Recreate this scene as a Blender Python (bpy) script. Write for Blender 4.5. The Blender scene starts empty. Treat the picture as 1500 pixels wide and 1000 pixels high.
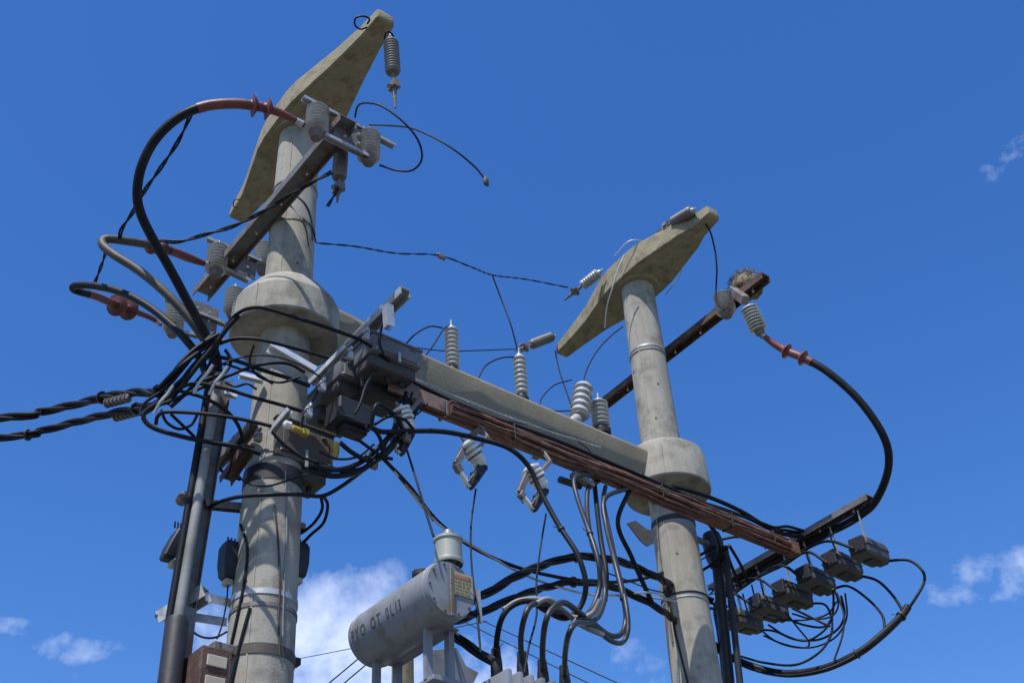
import bpy, bmesh, math, random
from mathutils import Vector, Matrix
random.seed(7)
S = bpy.context.scene
C = S.collection
# ---------------------------------------------------------------- camera
FPX = 1800.0
ROLL = math.radians(3.88)
PITCH = math.atan(FPX/2319.0)
Fw = Vector((0, math.cos(PITCH), math.sin(PITCH)))
r0 = Vector((1, 0, 0)); u0 = Vector((0, -math.sin(PITCH), math.cos(PITCH)))
Rt = r0*math.cos(ROLL) - u0*math.sin(ROLL)
Up = r0*math.sin(ROLL) + u0*math.cos(ROLL)
EYE = Vector((0, 0, 1.6))
cd = bpy.data.cameras.new('camera'); cam = bpy.data.objects.new('camera', cd); C.objects.link(cam)
cam.matrix_world = Matrix(((Rt.x, Up.x, -Fw.x, EYE.x), (Rt.y, Up.y, -Fw.y, EYE.y), (Rt.z, Up.z, -Fw.z, EYE.z), (0, 0, 0, 1)))
cd.sensor_width = 36.0; cd.lens = 36.0*FPX/1500.0; cd.clip_end = 6000; cd.clip_start = 0.05
S.camera = cam
# ---------------------------------------------------------------- light and sky
SUN_EL = 63.0
SUN_DIR = Vector((-0.36, -0.93, 0)).normalized()       # horizontal direction towards the sun
sunv = (SUN_DIR*math.cos(math.radians(SUN_EL)) + Vector((0, 0, math.sin(math.radians(SUN_EL))))).normalized()
ld = bpy.data.lights.new('sun', 'SUN'); ld.energy = 4.8; ld.angle = math.radians(0.53); ld.color = (1.0, 0.955, 0.88)
lo = bpy.data.objects.new('sun', ld); C.objects.link(lo); lo.rotation_euler = sunv.to_track_quat('Z', 'Y').to_euler()
S.view_settings.view_transform = 'Standard'; S.view_settings.look = 'None'; S.view_settings.gamma = 1
S.view_settings.use_curve_mapping = False; S.view_settings.exposure = 0.22


def ray(x, y):
    return (Rt*(x-750) + Up*(500-y) + Fw*FPX).normalized()


W_ = bpy.data.worlds.new('World'); S.world = W_; W_.use_nodes = True
nt = W_.node_tree; N = nt.nodes; Lk = nt.links
for n in list(N): N.remove(n)


def wn(t, **k):
    n = N.new(t)
    for a, v in k.items(): setattr(n, a, v)
    return n


def wmath(op, a, b=None, clamp=False):
    n = wn('ShaderNodeMath', operation=op, use_clamp=clamp)
    for i, v in enumerate((a, b)):
        if v is None: continue
        if isinstance(v, (int, float)): n.inputs[i].default_value = v
        else: Lk.new(v, n.inputs[i])
    return n.outputs[0]


sky = wn('ShaderNodeTexSky', sky_type='NISHITA', sun_disc=False)
sky.sun_elevation = math.radians(SUN_EL); sky.sun_rotation = math.atan2(SUN_DIR.x, SUN_DIR.y)
sky.air_density = 1.0; sky.dust_density = 0.5; sky.ozone_density = 2.2; sky.altitude = 90
tc = wn('ShaderNodeTexCoord')
gen = tc.outputs['Generated']
noi = wn('ShaderNodeTexNoise'); noi.inputs['Scale'].default_value = 13; noi.inputs['Detail'].default_value = 9; noi.inputs['Roughness'].default_value = 0.58; noi.inputs['Distortion'].default_value = .35
Lk.new(gen, noi.inputs['Vector'])
noi2 = wn('ShaderNodeTexNoise'); noi2.inputs['Scale'].default_value = 42; noi2.inputs['Detail'].default_value = 7; noi2.inputs['Roughness'].default_value = 0.6
Lk.new(gen, noi2.inputs['Vector'])
# clouds: (direction, half width, half height, strength)
CL = [(ray(470, 965), .095, .062, 1.25), (ray(385, 1000), .085, .04, 1.0), (ray(550, 875), .04, .03, .75), (ray(540, 1010), .13, .04, 1.2),
      (ray(115, 950), .06, .013, .85), (ray(28, 918), .022, .011, .8), (ray(200, 1003), .05, .014, .7),
      (ray(1460, 850), .07, .02, .82), (ray(1478, 243), .022, .016, .7), (ray(1492, 212), .016, .01, .65), (ray(1385, 292), .012, .012, .45),
      (ray(1125, 757), .02, .006, .4), (ray(1075, 657), .02, .008, .4), (ray(860, 960), .08, .04, .55), (ray(20, 8), .02, .01, .2)]
for i in range(30):
    az = random.uniform(0, 2*math.pi); e = random.uniform(.06, 1.1)
    d = Vector((math.sin(az)*math.cos(e), math.cos(az)*math.cos(e), math.sin(e)))
    if d.dot(Fw) > .86: continue
    CL.append((d, random.uniform(.05, .2), random.uniform(.02, .06), random.uniform(.4, 1)))
acc = None
for d, a, b_, st in CL:
    t1 = d.cross(Vector((0, 0, 1))).normalized(); t2 = t1.cross(d).normalized()
    # a dot(dir, t1)/a and dot(dir, t2)/b
    v1 = wn('ShaderNodeVectorMath', operation='DOT_PRODUCT'); Lk.new(gen, v1.inputs[0]); v1.inputs[1].default_value = t1/a
    v2 = wn('ShaderNodeVectorMath', operation='DOT_PRODUCT'); Lk.new(gen, v2.inputs[0]); v2.inputs[1].default_value = t2/b_
    v3 = wn('ShaderNodeVectorMath', operation='DOT_PRODUCT'); Lk.new(gen, v3.inputs[0]); v3.inputs[1].default_value = d
    fr = wmath('GREATER_THAN', v3.outputs['Value'], .5)
    rr = wmath('ADD', wmath('MULTIPLY', v1.outputs['Value'], v1.outputs['Value']), wmath('MULTIPLY', v2.outputs['Value'], v2.outputs['Value']))
    m = wmath('MULTIPLY', wmath('MULTIPLY', wmath('SUBTRACT', 1.1, wmath('MULTIPLY', rr, .5), True), st), fr)
    acc = m if acc is None else wmath('MAXIMUM', acc, m)
nz = wmath('ADD', wmath('MULTIPLY', noi.outputs['Fac'], .68), wmath('MULTIPLY', noi2.outputs['Fac'], .32))
den = wmath('MULTIPLY', wmath('SUBTRACT', wmath('ADD', wmath('MULTIPLY', nz, 2.1), wmath('MULTIPLY', acc, .62)), 1.42), 1.5, True)
den = wmath('MULTIPLY', wmath('MULTIPLY', den, .74), wmath('MULTIPLY', acc, 1.5, True))
hs = wn('ShaderNodeHueSaturation'); hs.inputs['Hue'].default_value = .512; hs.inputs['Saturation'].default_value = 1.34; hs.inputs['Value'].default_value = 1.1
Lk.new(sky.outputs[0], hs.inputs['Color'])
mix = wn('ShaderNodeMix', data_type='RGBA'); Lk.new(den, mix.inputs[0]); Lk.new(hs.outputs[0], mix.inputs[6])
mix.inputs[7].default_value = (6.6, 7.2, 8.6, 1)
bg = wn('ShaderNodeBackground'); Lk.new(mix.outputs[2], bg.inputs['Color']); bg.inputs['Strength'].default_value = 0.15
ow = wn('ShaderNodeOutputWorld'); Lk.new(bg.outputs[0], ow.inputs['Surface'])
# ---------------------------------------------------------------- frame of the structure: s along the tie beam, k towards the viewer's right, h height
L0 = Vector((-1.732, 7.324, 0)); ANG = math.radians(40.6)
B = Vector((math.cos(ANG), math.sin(ANG), 0)); K = Vector((math.sin(ANG), -math.cos(ANG), 0)); Z = Vector((0, 0, 1))


def W(s, k, h): return L0 + B*s + K*k + Z*h


def pt(x, y, kind=None, v=None):
    """world point seen in direction (x, y), on a plane of the structure or at a distance"""
    d = ray(x, y)
    if v is None: return EYE + d*kind
    n = {'s': B, 'k': K, 'h': Z}[kind]
    p = L0 + n*v
    return EYE + d*((p-EYE).dot(n)/d.dot(n))


def path(items, per=7):
    """points given as Vector, (x,y,plane,v), (x,y,dist) or (x,y) (distance interpolated) -> smooth 3D curve"""
    P = []; D = []
    for it in items:
        if isinstance(it, Vector): P.append(None); D.append((it-EYE).length); P[-1] = ((it-EYE).normalized())
        elif len(it) == 4: q = pt(*it); D.append((q-EYE).length); P.append((q-EYE).normalized())
        elif len(it) == 3: D.append(it[2]); P.append(ray(it[0], it[1]))
        else: D.append(None); P.append(ray(*it))
    known = [i for i, d in enumerate(D) if d is not None]
    for i in range(len(D)):
        if D[i] is None:
            a = max([k for k in known if k < i], default=None); b = min([k for k in known if k > i], default=None)
            if a is None: D[i] = D[b]
            elif b is None: D[i] = D[a]
            else:
                t = (i-a)/(b-a); t = t*t*(3-2*t); D[i] = D[a]*(1-t)+D[b]*t
    Q = [EYE + p*d for p, d in zip(P, D)]
    if len(Q) < 3: return Q
    out = []
    E = [Q[0]*2-Q[1]] + Q + [Q[-1]*2-Q[-2]]
    for i in range(1, len(E)-2):
        p0, p1, p2, p3 = E[i-1:i+3]
        for j in range(per):
            t = j/per
            out.append(.5*((2*p1)+(p2-p0)*t+(2*p0-5*p1+4*p2-p3)*t*t+(3*p1-p0-3*p2+p3)*t**3))
    out.append(Q[-1])
    return out


# ---------------------------------------------------------------- materials
MT = {}


def mat(name, col, rough=.7, metal=0., var=.25, scale=6., bump=.15, bscale=40., streak=False, col2=None, c2amt=.5, c2scale=3., spec=.4, bdist=.01):
    m = bpy.data.materials.new(name); m.use_nodes = True
    t = m.node_tree; n = t.nodes; l = t.links; bs = n['Principled BSDF']
    bs.inputs['Roughness'].default_value = rough; bs.inputs['Metallic'].default_value = metal
    bs.inputs['Specular IOR Level'].default_value = spec
    tcn = n.new('ShaderNodeTexCoord'); mp = n.new('ShaderNodeMapping'); l.new(tcn.outputs['Object'], mp.inputs['Vector'])
    if streak: mp.inputs['Scale'].default_value = (1, 1, .14)
    a = n.new('ShaderNodeTexNoise'); a.inputs['Scale'].default_value = scale; a.inputs['Detail'].default_value = 8; a.inputs['Roughness'].default_value = .65
    l.new(mp.outputs[0], a.inputs['Vector'])
    r = n.new('ShaderNodeMapRange'); r.inputs['From Min'].default_value = .3; r.inputs['From Max'].default_value = .7
    r.inputs['To Min'].default_value = 1-var; r.inputs['To Max'].default_value = 1+var
    l.new(a.outputs['Fac'], r.inputs['Value'])
    base = n.new('ShaderNodeMix'); base.data_type = 'RGBA'; base.inputs[6].default_value = (*col, 1); base.inputs[7].default_value = (*(col2 or col), 1)
    a2 = n.new('ShaderNodeTexNoise'); a2.inputs['Scale'].default_value = c2scale; a2.inputs['Detail'].default_value = 6; a2.inputs['Roughness'].default_value = .6
    l.new(tcn.outputs['Object'], a2.inputs['Vector'])
    r2 = n.new('ShaderNodeMapRange'); r2.inputs['From Min'].default_value = .62-c2amt*.3; r2.inputs['From Max'].default_value = .72-c2amt*.2
    l.new(a2.outputs['Fac'], r2.inputs['Value']); l.new(r2.outputs[0], base.inputs[0])
    mu = n.new('ShaderNodeVectorMath'); mu.operation = 'SCALE'; l.new(base.outputs[2], mu.inputs[0]); l.new(r.outputs[0], mu.inputs['Scale'])
    l.new(mu.outputs[0], bs.inputs['Base Color'])
    if bump:
        bn = n.new('ShaderNodeTexNoise'); bn.inputs['Scale'].default_value = bscale; bn.inputs['Detail'].default_value = 5
        l.new(tcn.outputs['Object'], bn.inputs['Vector'])
        bp = n.new('ShaderNodeBump'); bp.inputs['Strength'].default_value = bump; bp.inputs['Distance'].default_value = bdist
        l.new(bn.outputs['Fac'], bp.inputs['Height']); l.new(bp.outputs[0], bs.inputs['Normal'])
    rg = n.new('ShaderNodeMapRange'); rg.inputs['To Min'].default_value = max(.05, rough-.12); rg.inputs['To Max'].default_value = min(1, rough+.12)
    l.new(a.outputs['Fac'], rg.inputs['Value']); l.new(rg.outputs[0], bs.inputs['Roughness'])
    MT[name] = m
    return m


mat('pole_concrete', (.31, .293, .25), .9, var=.2, scale=9, bump=.25, bscale=70, streak=True, col2=(.21, .195, .16), c2amt=.4, c2scale=5)
mat('collar_concrete', (.31, .292, .25), .92, var=.2, scale=11, bump=.3, bscale=55, streak=True, col2=(.20, .185, .15), c2amt=.5, c2scale=4)
mat('arm_concrete', (.25, .218, .145), .93, var=.2, scale=7, bump=.6, bscale=60, col2=(.17, .14, .095), c2amt=.4, c2scale=9)
mat('beam_concrete', (.235, .205, .145), .92, var=.2, scale=6, bump=.25, bscale=60, col2=(.18, .165, .125), c2amt=.5, c2scale=3)
mat('galvanized', (.42, .43, .44), .5, .45, var=.18, scale=14, bump=.15, bscale=80, col2=(.30, .29, .27), c2amt=.4, c2scale=9)
mat('old_steel', (.17, .165, .16), .62, .3, var=.25, scale=12, bump=.25, bscale=80, col2=(.16, .10, .07), c2amt=.4, c2scale=7)
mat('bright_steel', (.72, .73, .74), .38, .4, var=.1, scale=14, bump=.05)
mat('rust', (.15, .062, .042), .85, .1, var=.35, scale=11, bump=.5, bscale=60, col2=(.20, .11, .075), c2amt=.5, c2scale=6)
mat('faded_rust', (.21, .145, .12), .8, .1, var=.25, scale=9, bump=.3, bscale=60, col2=(.13, .07, .05), c2amt=.4, c2scale=5)
mat('dark_rust', (.085, .048, .04), .8, .1, var=.35, scale=12, bump=.4, bscale=60, col2=(.12, .08, .06), c2amt=.5, c2scale=8)
mat('cable_black', (.008, .009, .013), .55, var=.2, scale=20, bump=.1, bscale=60, spec=.2, col2=(.018, .018, .021), c2amt=.25, c2scale=5)
mat('cable_grey', (.024, .026, .033), .45, var=.2, scale=20, bump=.08, bscale=60, col2=(.03, .03, .035), c2amt=.4)
mat('cable_weathered', (.06, .053, .045), .6, var=.2, scale=14, bump=.15, bscale=60, col2=(.025, .025, .025), c2amt=.5)
mat('wire_alu', (.45, .45, .45), .45, .6, var=.15, bump=0)
mat('conduit_grey', (.24, .24, .235), .6, var=.15, scale=8, bump=.1, col2=(.17, .165, .155), c2amt=.4)
mat('heatshrink_red', (.15, .042, .038), .5, var=.25, scale=16, bump=.15, bscale=50, col2=(.12, .035, .03), c2amt=.5)
mat('porcelain_grey', (.40, .41, .41), .3, var=.12, scale=10, bump=.03, spec=.55, col2=(.22, .225, .215), c2amt=.4)
mat('polymer_brown', (.13, .115, .105), .5, var=.15, scale=10, bump=.1)
mat('porcelain_white', (.66, .64, .60), .25, var=.08, scale=10, bump=.02, spec=.6, col2=(.5, .46, .4), c2amt=.35)
mat('transformer_paint', (.20, .215, .24), .5, var=.12, scale=4, bump=.05, bscale=30, col2=(.16, .155, .145), c2amt=.35, c2scale=7, spec=.5)
mat('can_paint', (.34, .35, .31), .5, .2, var=.12, scale=8, bump=.05, col2=(.22, .23, .20), c2amt=.4)
mat('box_plastic', (.062, .062, .06), .6, var=.22, scale=9, bump=.1, col2=(.06, .055, .052), c2amt=.5, c2scale=8)
mat('switch_plastic', (.135, .137, .142), .6, var=.16, scale=7, bump=.1, col2=(.11, .11, .115), c2amt=.4)
mat('dark_plastic', (.02, .02, .025), .55, var=.2, scale=9, bump=.1)
mat('brown_box', (.085, .078, .066), .7, var=.25, scale=7, bump=.2, col2=(.08, .06, .05), c2amt=.5)
mat('cream_panel', (.42, .37, .29), .6, var=.15, bump=.05)
mat('yellow_plastic', (.36, .25, .035), .5, var=.2, bump=.05)
mat('lettering', (.05, .053, .07), .6, var=.2, bump=0)
mat('plate_yellow', (.36, .32, .19), .6, var=.12, scale=20, bump=0)
mat('plate_red', (.34, .15, .10), .6, var=.2, bump=0)
mat('plate_ink', (.24, .20, .12), .6, var=.2, bump=0)
mat('wood', (.23, .19, .12), .85, var=.35, scale=10, bump=.5, bscale=30, streak=True, col2=(.12, .10, .06), c2amt=.5)
mat('dirt', (.11, .105, .07), .95, var=.25, scale=.6, bump=.4, bscale=8, col2=(.06, .075, .03), c2amt=.5, c2scale=.15, bdist=.05)
mat('pavement', (.20, .195, .18), .9, var=.15, scale=2, bump=.2, bscale=30, col2=(.26, .25, .23), c2amt=.5, c2scale=.8)
mat('asphalt', (.05, .05, .052), .9, var=.2, scale=4, bump=.3, bscale=60, col2=(.07, .07, .07), c2amt=.4)
mat('straw', (.24, .20, .13), .9, var=.4, scale=20, bump=.8, bscale=60, col2=(.12, .10, .07), c2amt=.5, c2scale=12, bdist=.02)


# ---------------------------------------------------------------- mesh building
class MB:
    def __init__(self): self.v = []; self.f = []

    def add(self, vs, fs):
        o = len(self.v); self.v += [Vector(v) for v in vs]; self.f += [tuple(i+o for i in f) for f in fs]; return self

    def box(self, c, dims, ax=(B, K, Z)):
        a, b, d = [ax[i]*dims[i]*.5 for i in range(3)]
        vs = [c+a*i+b*j+d*k for i in (-1, 1) for j in (-1, 1) for k in (-1, 1)]
        fs = [(0, 1, 3, 2), (4, 6, 7, 5), (0, 4, 5, 1), (2, 3, 7, 6), (0, 2, 6, 4), (1, 5, 7, 3)]
        if a.cross(b).dot(d) < 0: fs = [tuple(reversed(f)) for f in fs]
        return self.add(vs, fs)

    def bar(self, p0, p1, w, h, up=Z):
        d = (p1-p0); l = d.length; d.normalize(); s = d.cross(up).normalized(); u = s.cross(d)
        return self.box((p0+p1)/2, (l, w, h), (d, s, u))

    def channel(self, p0, p1, w, h, t=.008, up=Z, open_='down', lip=None):
        """C section between two points: web plus two flanges; w across, h along up"""
        d = (p1-p0); l = d.length; d.normalize(); s = d.cross(up).normalized(); u = s.cross(d); c = (p0+p1)/2
        ax = (d, s, u)
        if open_ in ('down', 'up'):
            g = 1 if open_ == 'down' else -1
            self.box(c+u*g*(h/2-t/2), (l, w, t), ax)
            for q in (-1, 1): self.box(c+s*q*(w/2-t/2)-u*g*t/2, (l-.001, t, h-t), ax)
        else:
            g = 1 if open_ == 'left' else -1
            self.box(c+s*g*(w/2-t/2), (l, t, h), ax)
            for q in (-1, 1): self.box(c+u*q*(h/2-t/2)-s*g*t/2, (l-.001, w-t, t), ax)
        return self

    def tube(self, pts, r, n=9, caps=True, twist=0.):
        rs = r if isinstance(r, (list, tuple)) else [r]*len(pts)
        m = len(pts); tg = []
        for i in range(m):
            a = pts[max(0, i-1)]; b = pts[min(m-1, i+1)]; tg.append((b-a).normalized())
        nrm = tg[0].orthogonal().normalized(); rings = []; vs = []
        for i in range(m):
            nrm = (nrm - tg[i]*nrm.dot(tg[i])).normalized(); bn = tg[i].cross(nrm)
            for j in range(n):
                a = 2*math.pi*j/n; vs.append(pts[i]+(nrm*math.cos(a)+bn*math.sin(a))*rs[i])
        fs = []
        for i in range(m-1):
            for j in range(n):
                k = (j+1) % n; fs.append((i*n+j, i*n+k, (i+1)*n+k, (i+1)*n+j))
        if caps: fs.append(tuple(reversed(range(n)))); fs.append(tuple((m-1)*n+j for j in range(n)))
        return self.add(vs, fs)

    def lathe(self, o, axis, prof, n=20):
        """prof: list of (distance along axis, radius)"""
        return self.tube_prof(o, axis, prof, n)

    def tube_prof(self, o, axis, prof, n):
        a = axis.normalized(); u = a.orthogonal().normalized(); w = a.cross(u); vs = []; fs = []
        for z, r in prof:
            for j in range(n):
                t = 2*math.pi*j/n; vs.append(o+a*z+(u*math.cos(t)+w*math.sin(t))*max(r, 1e-4))
        m = len(prof)
        for i in range(m-1):
            for j in range(n):
                k = (j+1) % n; fs.append((i*n+j, i*n+k, (i+1)*n+k, (i+1)*n+j))
        fs.append(tuple(reversed(range(n)))); fs.append(tuple((m-1)*n+j for j in range(n)))
        return self.add(vs, fs)

    def sections(self, secs):
        """secs: list of rings with equal vertex count"""
        n = len(secs[0]); vs = [v for s in secs for v in s]; fs = []
        for i in range(len(secs)-1):
            for j in range(n):
                k = (j+1) % n; fs.append((i*n+j, i*n+k, (i+1)*n+k, (i+1)*n+j))
        fs.append(tuple(reversed(range(n)))); m = len(secs); fs.append(tuple((m-1)*n+j for j in range(n)))
        return self.add(vs, fs)


def link(name, mb, material, parent=None, bevel=0, origin=None, smooth=35, segs=1, tag_=None):
    """one mesh object; world coordinates in mb, stored relative to the parent / its own origin"""
    if origin is None: origin = Vector((0, 0, 0)) if parent is None else parent['_o']
    origin = Vector(origin)
    me = bpy.data.meshes.new(name)
    me.from_pydata([tuple(v-origin) for v in mb.v], [], mb.f)
    bm = bmesh.new(); bm.from_mesh(me); bmesh.ops.recalc_face_normals(bm, faces=bm.faces)
    if bevel:
        es = [e for e in bm.edges if len(e.link_faces) == 2 and e.calc_face_angle() > .6]
        bmesh.ops.bevel(bm, geom=es, offset=bevel, segments=segs, affect='EDGES', profile=.6)
    bm.to_mesh(me); bm.free()
    me.polygons.foreach_set('use_smooth', [True]*len(me.polygons))
    me.set_sharp_from_angle(angle=math.radians(smooth))
    me.materials.append(MT[material] if isinstance(material, str) else material)
    o = bpy.data.objects.new(name, me); C.objects.link(o)
    if parent is not None:
        o.parent = parent; o.location = origin-Vector(parent['_w'])
    else: o.location = origin
    o['_o'] = tuple(origin); o['_w'] = tuple(origin)
    return o


def setp(o, label, cat, group=None):
    o['label'] = label; o['category'] = cat
    if group: o['group'] = group
    return o


def thing(name, loc, label, cat, group=None):
    o = bpy.data.objects.new(name, None); C.objects.link(o); o.location = loc; o.empty_display_size = .1
    o['_o'] = tuple(loc); o['_w'] = tuple(loc)
    return setp(o, label, cat, group)


def solo(name, mb, material, label, cat, group=None, **k):
    return setp(link(name, mb, material, None, origin=mb.v[0], **k), label, cat, group)


def dup(root, loc, label, rotz=0.):
    r = root.copy(); C.objects.link(r); r.location = loc; r.rotation_euler = (0, 0, rotz); r['label'] = label
    for ch in list(root.children):
        c = ch.copy(); C.objects.link(c); c.parent = r
        for g in list(ch.children):
            d = g.copy(); C.objects.link(d); d.parent = c
    return r


def sheds(n, pitch, rc, rs, z0=0., cap=None):
    """lathe profile of an insulator with n sheds"""
    pr = [(z0, rc)]
    for i in range(n):
        z = z0+pitch*i
        pr += [(z+pitch*.18, rc), (z+pitch*.28, rs*.96), (z+pitch*.36, rs), (z+pitch*.46, rs*.97), (z+pitch*.86, rc*1.04)]
    pr += [(z0+pitch*n, rc)]
    return pr


# ---------------------------------------------------------------- ground (out of the picture, it carries the poles and bounces the light)
def struct(name, mb, m, **k):
    o = link(name, mb, m, None, **k); o['kind'] = 'structure'; return o


g = MB(); R_ = 3000
g.add([Vector((R_*math.cos(t*math.pi/24), R_*math.sin(t*math.pi/24), 0)) for t in range(48)], [tuple(range(48))])
struct('ground', g, 'dirt')
g = MB(); g.box(Vector((0, 8.5, .06)), (60, 6.0, .12), (Vector((1, 0, 0)), Vector((0, 1, 0)), Z)); struct('pavement', g, 'pavement', bevel=.01)
g = MB(); g.add([Vector((-60, -4, .004)), Vector((60, -4, .004)), Vector((60, 4.5, .004)), Vector((-60, 4.5, .004))], [(0, 1, 2, 3)]); struct('road', g, 'asphalt')

# ---------------------------------------------------------------- the two concrete poles
R5 = 4.07
def rad(h): return .262 - (.262-.172)*h/9.8


def pole(s, top, label):
    t = thing('concrete_pole', W(s, 0, .12), label, 'pole', 'concrete utility poles')
    m = MB(); hs = [.0, .12, 1, 2.5, 4, 5, 6, 7, 8, 9, top]
    m.tube_prof(W(s, 0, 0), Z, [(h, rad(h)) for h in hs], 48)
    link('shaft', m, 'pole_concrete', t)
    return t


def band(par, s, h, w, m, name='strap', t=.006, gap=0):
    mb = MB(); r = rad(h)+t
    mb.tube_prof(W(s, 0, h-w/2), Z, [(0, r-.003), (.001, r), (w-.001, r), (w, r-.003)], 48)
    return link(name, mb, m, par)


PL = pole(0, 9.84, 'left concrete pole, thick tapered shaft behind the grey conduit')
PR = pole(R5, 9.98, 'right concrete pole, slimmer looking shaft beside the row of black boxes')
for par, s0, aa in ((PL, 0, (262, 82)), (PR, R5, (238, 58))):           # mould seams of the spun shafts
    for a in aa:
        d = Vector((math.cos(math.radians(a)), math.sin(math.radians(a)), 0)); mb = MB()
        p0_ = W(s0, 0, .15)+d*(rad(.15)+.001); p1_ = W(s0, 0, 9.6)+d*(rad(9.6)+.001); mb.bar(p0_, p1_, .012, .006, up=d); link('mould_seam', mb, 'pole_concrete', par)
# pole clamps
band(PL, 0, 5.25, .04, 'galvanized', 'pole_clamp'); band(PL, 0, 6.16, .13, 'dark_plastic', 'strap'); band(PL, 0, 6.32, .02, 'old_steel', 'strap')
band(PL, 0, 5.16, .03, 'old_steel', 'strap'); band(PL, 0, 4.86, .07, 'brown_box', 'strap')
for h in (8.55, 9.0): band(PL, 0, h, .018, 'old_steel', 'strap')
band(PR, R5, 7.08, .05, 'dark_plastic', 'strap'); band(PR, R5, 9.05, .022, 'wire_alu', 'wire_wrap'); band(PR, R5, 9.0, .012, 'old_steel', 'wire_wrap')
band(PR, R5, 6.33, .016, 'cable_black', 'wire_wrap'); band(PR, R5, 6.29, .012, 'wire_alu', 'wire_wrap')
for par, s, spots in ((PL, 0, ((360, 851), (398, 232), (436, 385), (384, 700))), (PR, R5, ((964, 562), (928, 545), (992, 810), (961, 612)))):
    for x, y in spots:                                              # drilled holes with rust run below
        q = pt(x, y, 'h', 0) if False else None
        d = ray(x, y); c0 = W(s, 0, 0)
        # intersect the ray with the pole
        lo_, hi_ = 5.0, 16.0
        ox = EYE-c0; a = d.x**2+d.y**2; b2 = 2*(ox.x*d.x+ox.y*d.y)
        rr = .2
        for _ in range(4):
            cc = ox.x**2+ox.y**2-rr*rr; disc = b2*b2-4*a*cc
            if disc < 0: break
            tt = (-b2-math.sqrt(disc))/(2*a); hh = (EYE+d*tt).z; rr = rad(hh)
        else:
            p = EYE+d*tt; nn = Vector((p.x-c0.x, p.y-c0.y, 0)).normalized()
            mb = MB(); mb.tube_prof(p-nn*.01, nn, [(0, .012), (.0125, .012), (.0125, .008), (.004, .007)], 12); link('bolt_hole', mb, 'dark_plastic', par)

# ---------------------------------------------------------------- tie beam with its two collars
TB = thing('tie_beam', W(2, 0, 7.4), 'horizontal concrete tie beam with a round collar on each pole', 'beam')
m = MB(); m.tube_prof(W(0, 0, 7.44), Z, [(0, .28), (.003, .405), (.018, .416), (.26, .41), (.30, .392), (.45, .285), (.47, .265), (.475, .18)], 40)
cl = link('collar', m, 'collar_concrete', TB, smooth=14); cl['label'] = 'larger collar with a sloped conical top'
m = MB(); m.tube_prof(W(R5, 0, 7.40), Z, [(0, .30), (.004, .392), (.018, .40), (.36, .388), (.40, .375), (.43, .34), (.45, .18)], 40)
cl = link('collar', m, 'collar_concrete', TB, smooth=30); cl['label'] = 'drum shaped collar with a flat underside'
for s0, r1, z0, z1, a in ((0, .4125, 7.46, 7.70, 250), (R5, .3965, 7.42, 7.74, 262), (R5, .3965, 7.42, 7.74, 205)):
    d = Vector((math.cos(math.radians(a)), math.sin(math.radians(a)), 0)); p = W(s0, 0, 0)+d*r1; mb = MB(); mb.bar(Vector((p.x, p.y, z0)), Vector((p.x, p.y, z1)), .010, .010, up=d); link('mould_seam', mb, 'collar_concrete', TB)
def sec(s, w, z0, z1, r=.05):
    r = r*1.05
    # rounded rectangle section at s
    out = []
    inb = (z1-z0)*.25
    for cx, cz, a0 in ((w/2-r, z1-r, 0), (-w/2+r, z1-r, 90), (-w/2+inb+r*.4, z0+r*.4, 180), (w/2-inb-r*.4, z0+r*.4, 270)):
        q = r if a0 < 180 else r*.4
        for i in range(4):
            a = math.radians(a0+30*i); out.append(W(s, cx+q*math.cos(a), cz+q*math.sin(a)))
    return out


m = MB(); m.sections([sec(s, w, z0, z1, r) for s, w, z0, z1, r in ((.15, .42, 7.45, 7.84, .08), (.5, .40, 7.45, 7.82, .08), (.9, .34, 7.45, 7.78, .07), (1.25, .30, 7.40, 7.76, .055), (2, .30, 7.38, 7.745, .055), (3, .30, 7.38, 7.735, .055), (3.9, .30, 7.38, 7.73, .055))])
link('beam', m, 'beam_concrete', TB, smooth=40)


# ---------------------------------------------------------------- concrete crossarms on the pole tops
def crossarm(s, zb, kf, kn, label, tilt=0.):
    t = thing('concrete_crossarm', W(s, 0, zb), label, 'crossarm', 'concrete crossarms on the pole tops')
    m = MB(); S_ = []
    prof = [(kf, .065, .03, .11), (kf+.02, .08, .015, .13), (kf+.30, .105, .005, .165), (-.66, .15, .0, .20), (-.30, .245, -.01, .26), (-.16, .262, -.012, .275), (.16, .262, -.012, .275), (.30, .25, -.01, .265), (.78, .155, .0, .20), (kn-.25, .105, .008, .16), (kn-.02, .085, .015, .135), (kn, .072, .03, .115)]
    for k, hw, b0, t0 in prof:
        z0 = zb+b0+tilt*k; z1 = zb+t0+tilt*k
        S_.append([W(s-hw, k, z0), W(s+hw, k, z0), W(s+hw*.93, k, z1), W(s-hw*.93, k, z1)])
    m.sections(S_); link('body', m, 'arm_concrete', t, bevel=.008, smooth=25)
    m = MB(); m.tube_prof(W(s, 0, zb-.03), Z, [(0, .225), (.04, .24), (.06, .24)], 36); link('pole_socket', m, 'arm_concrete', t)
    return t


XL = crossarm(0, 9.70, -1.14, 1.36, 'upper left concrete crossarm, widest in the middle, with a hanging insulator at its high end', tilt=.12)
XR = crossarm(R5, 9.94, -1.27, 1.17, 'right concrete crossarm with three strain insulators along its edge', tilt=.095)

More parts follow.
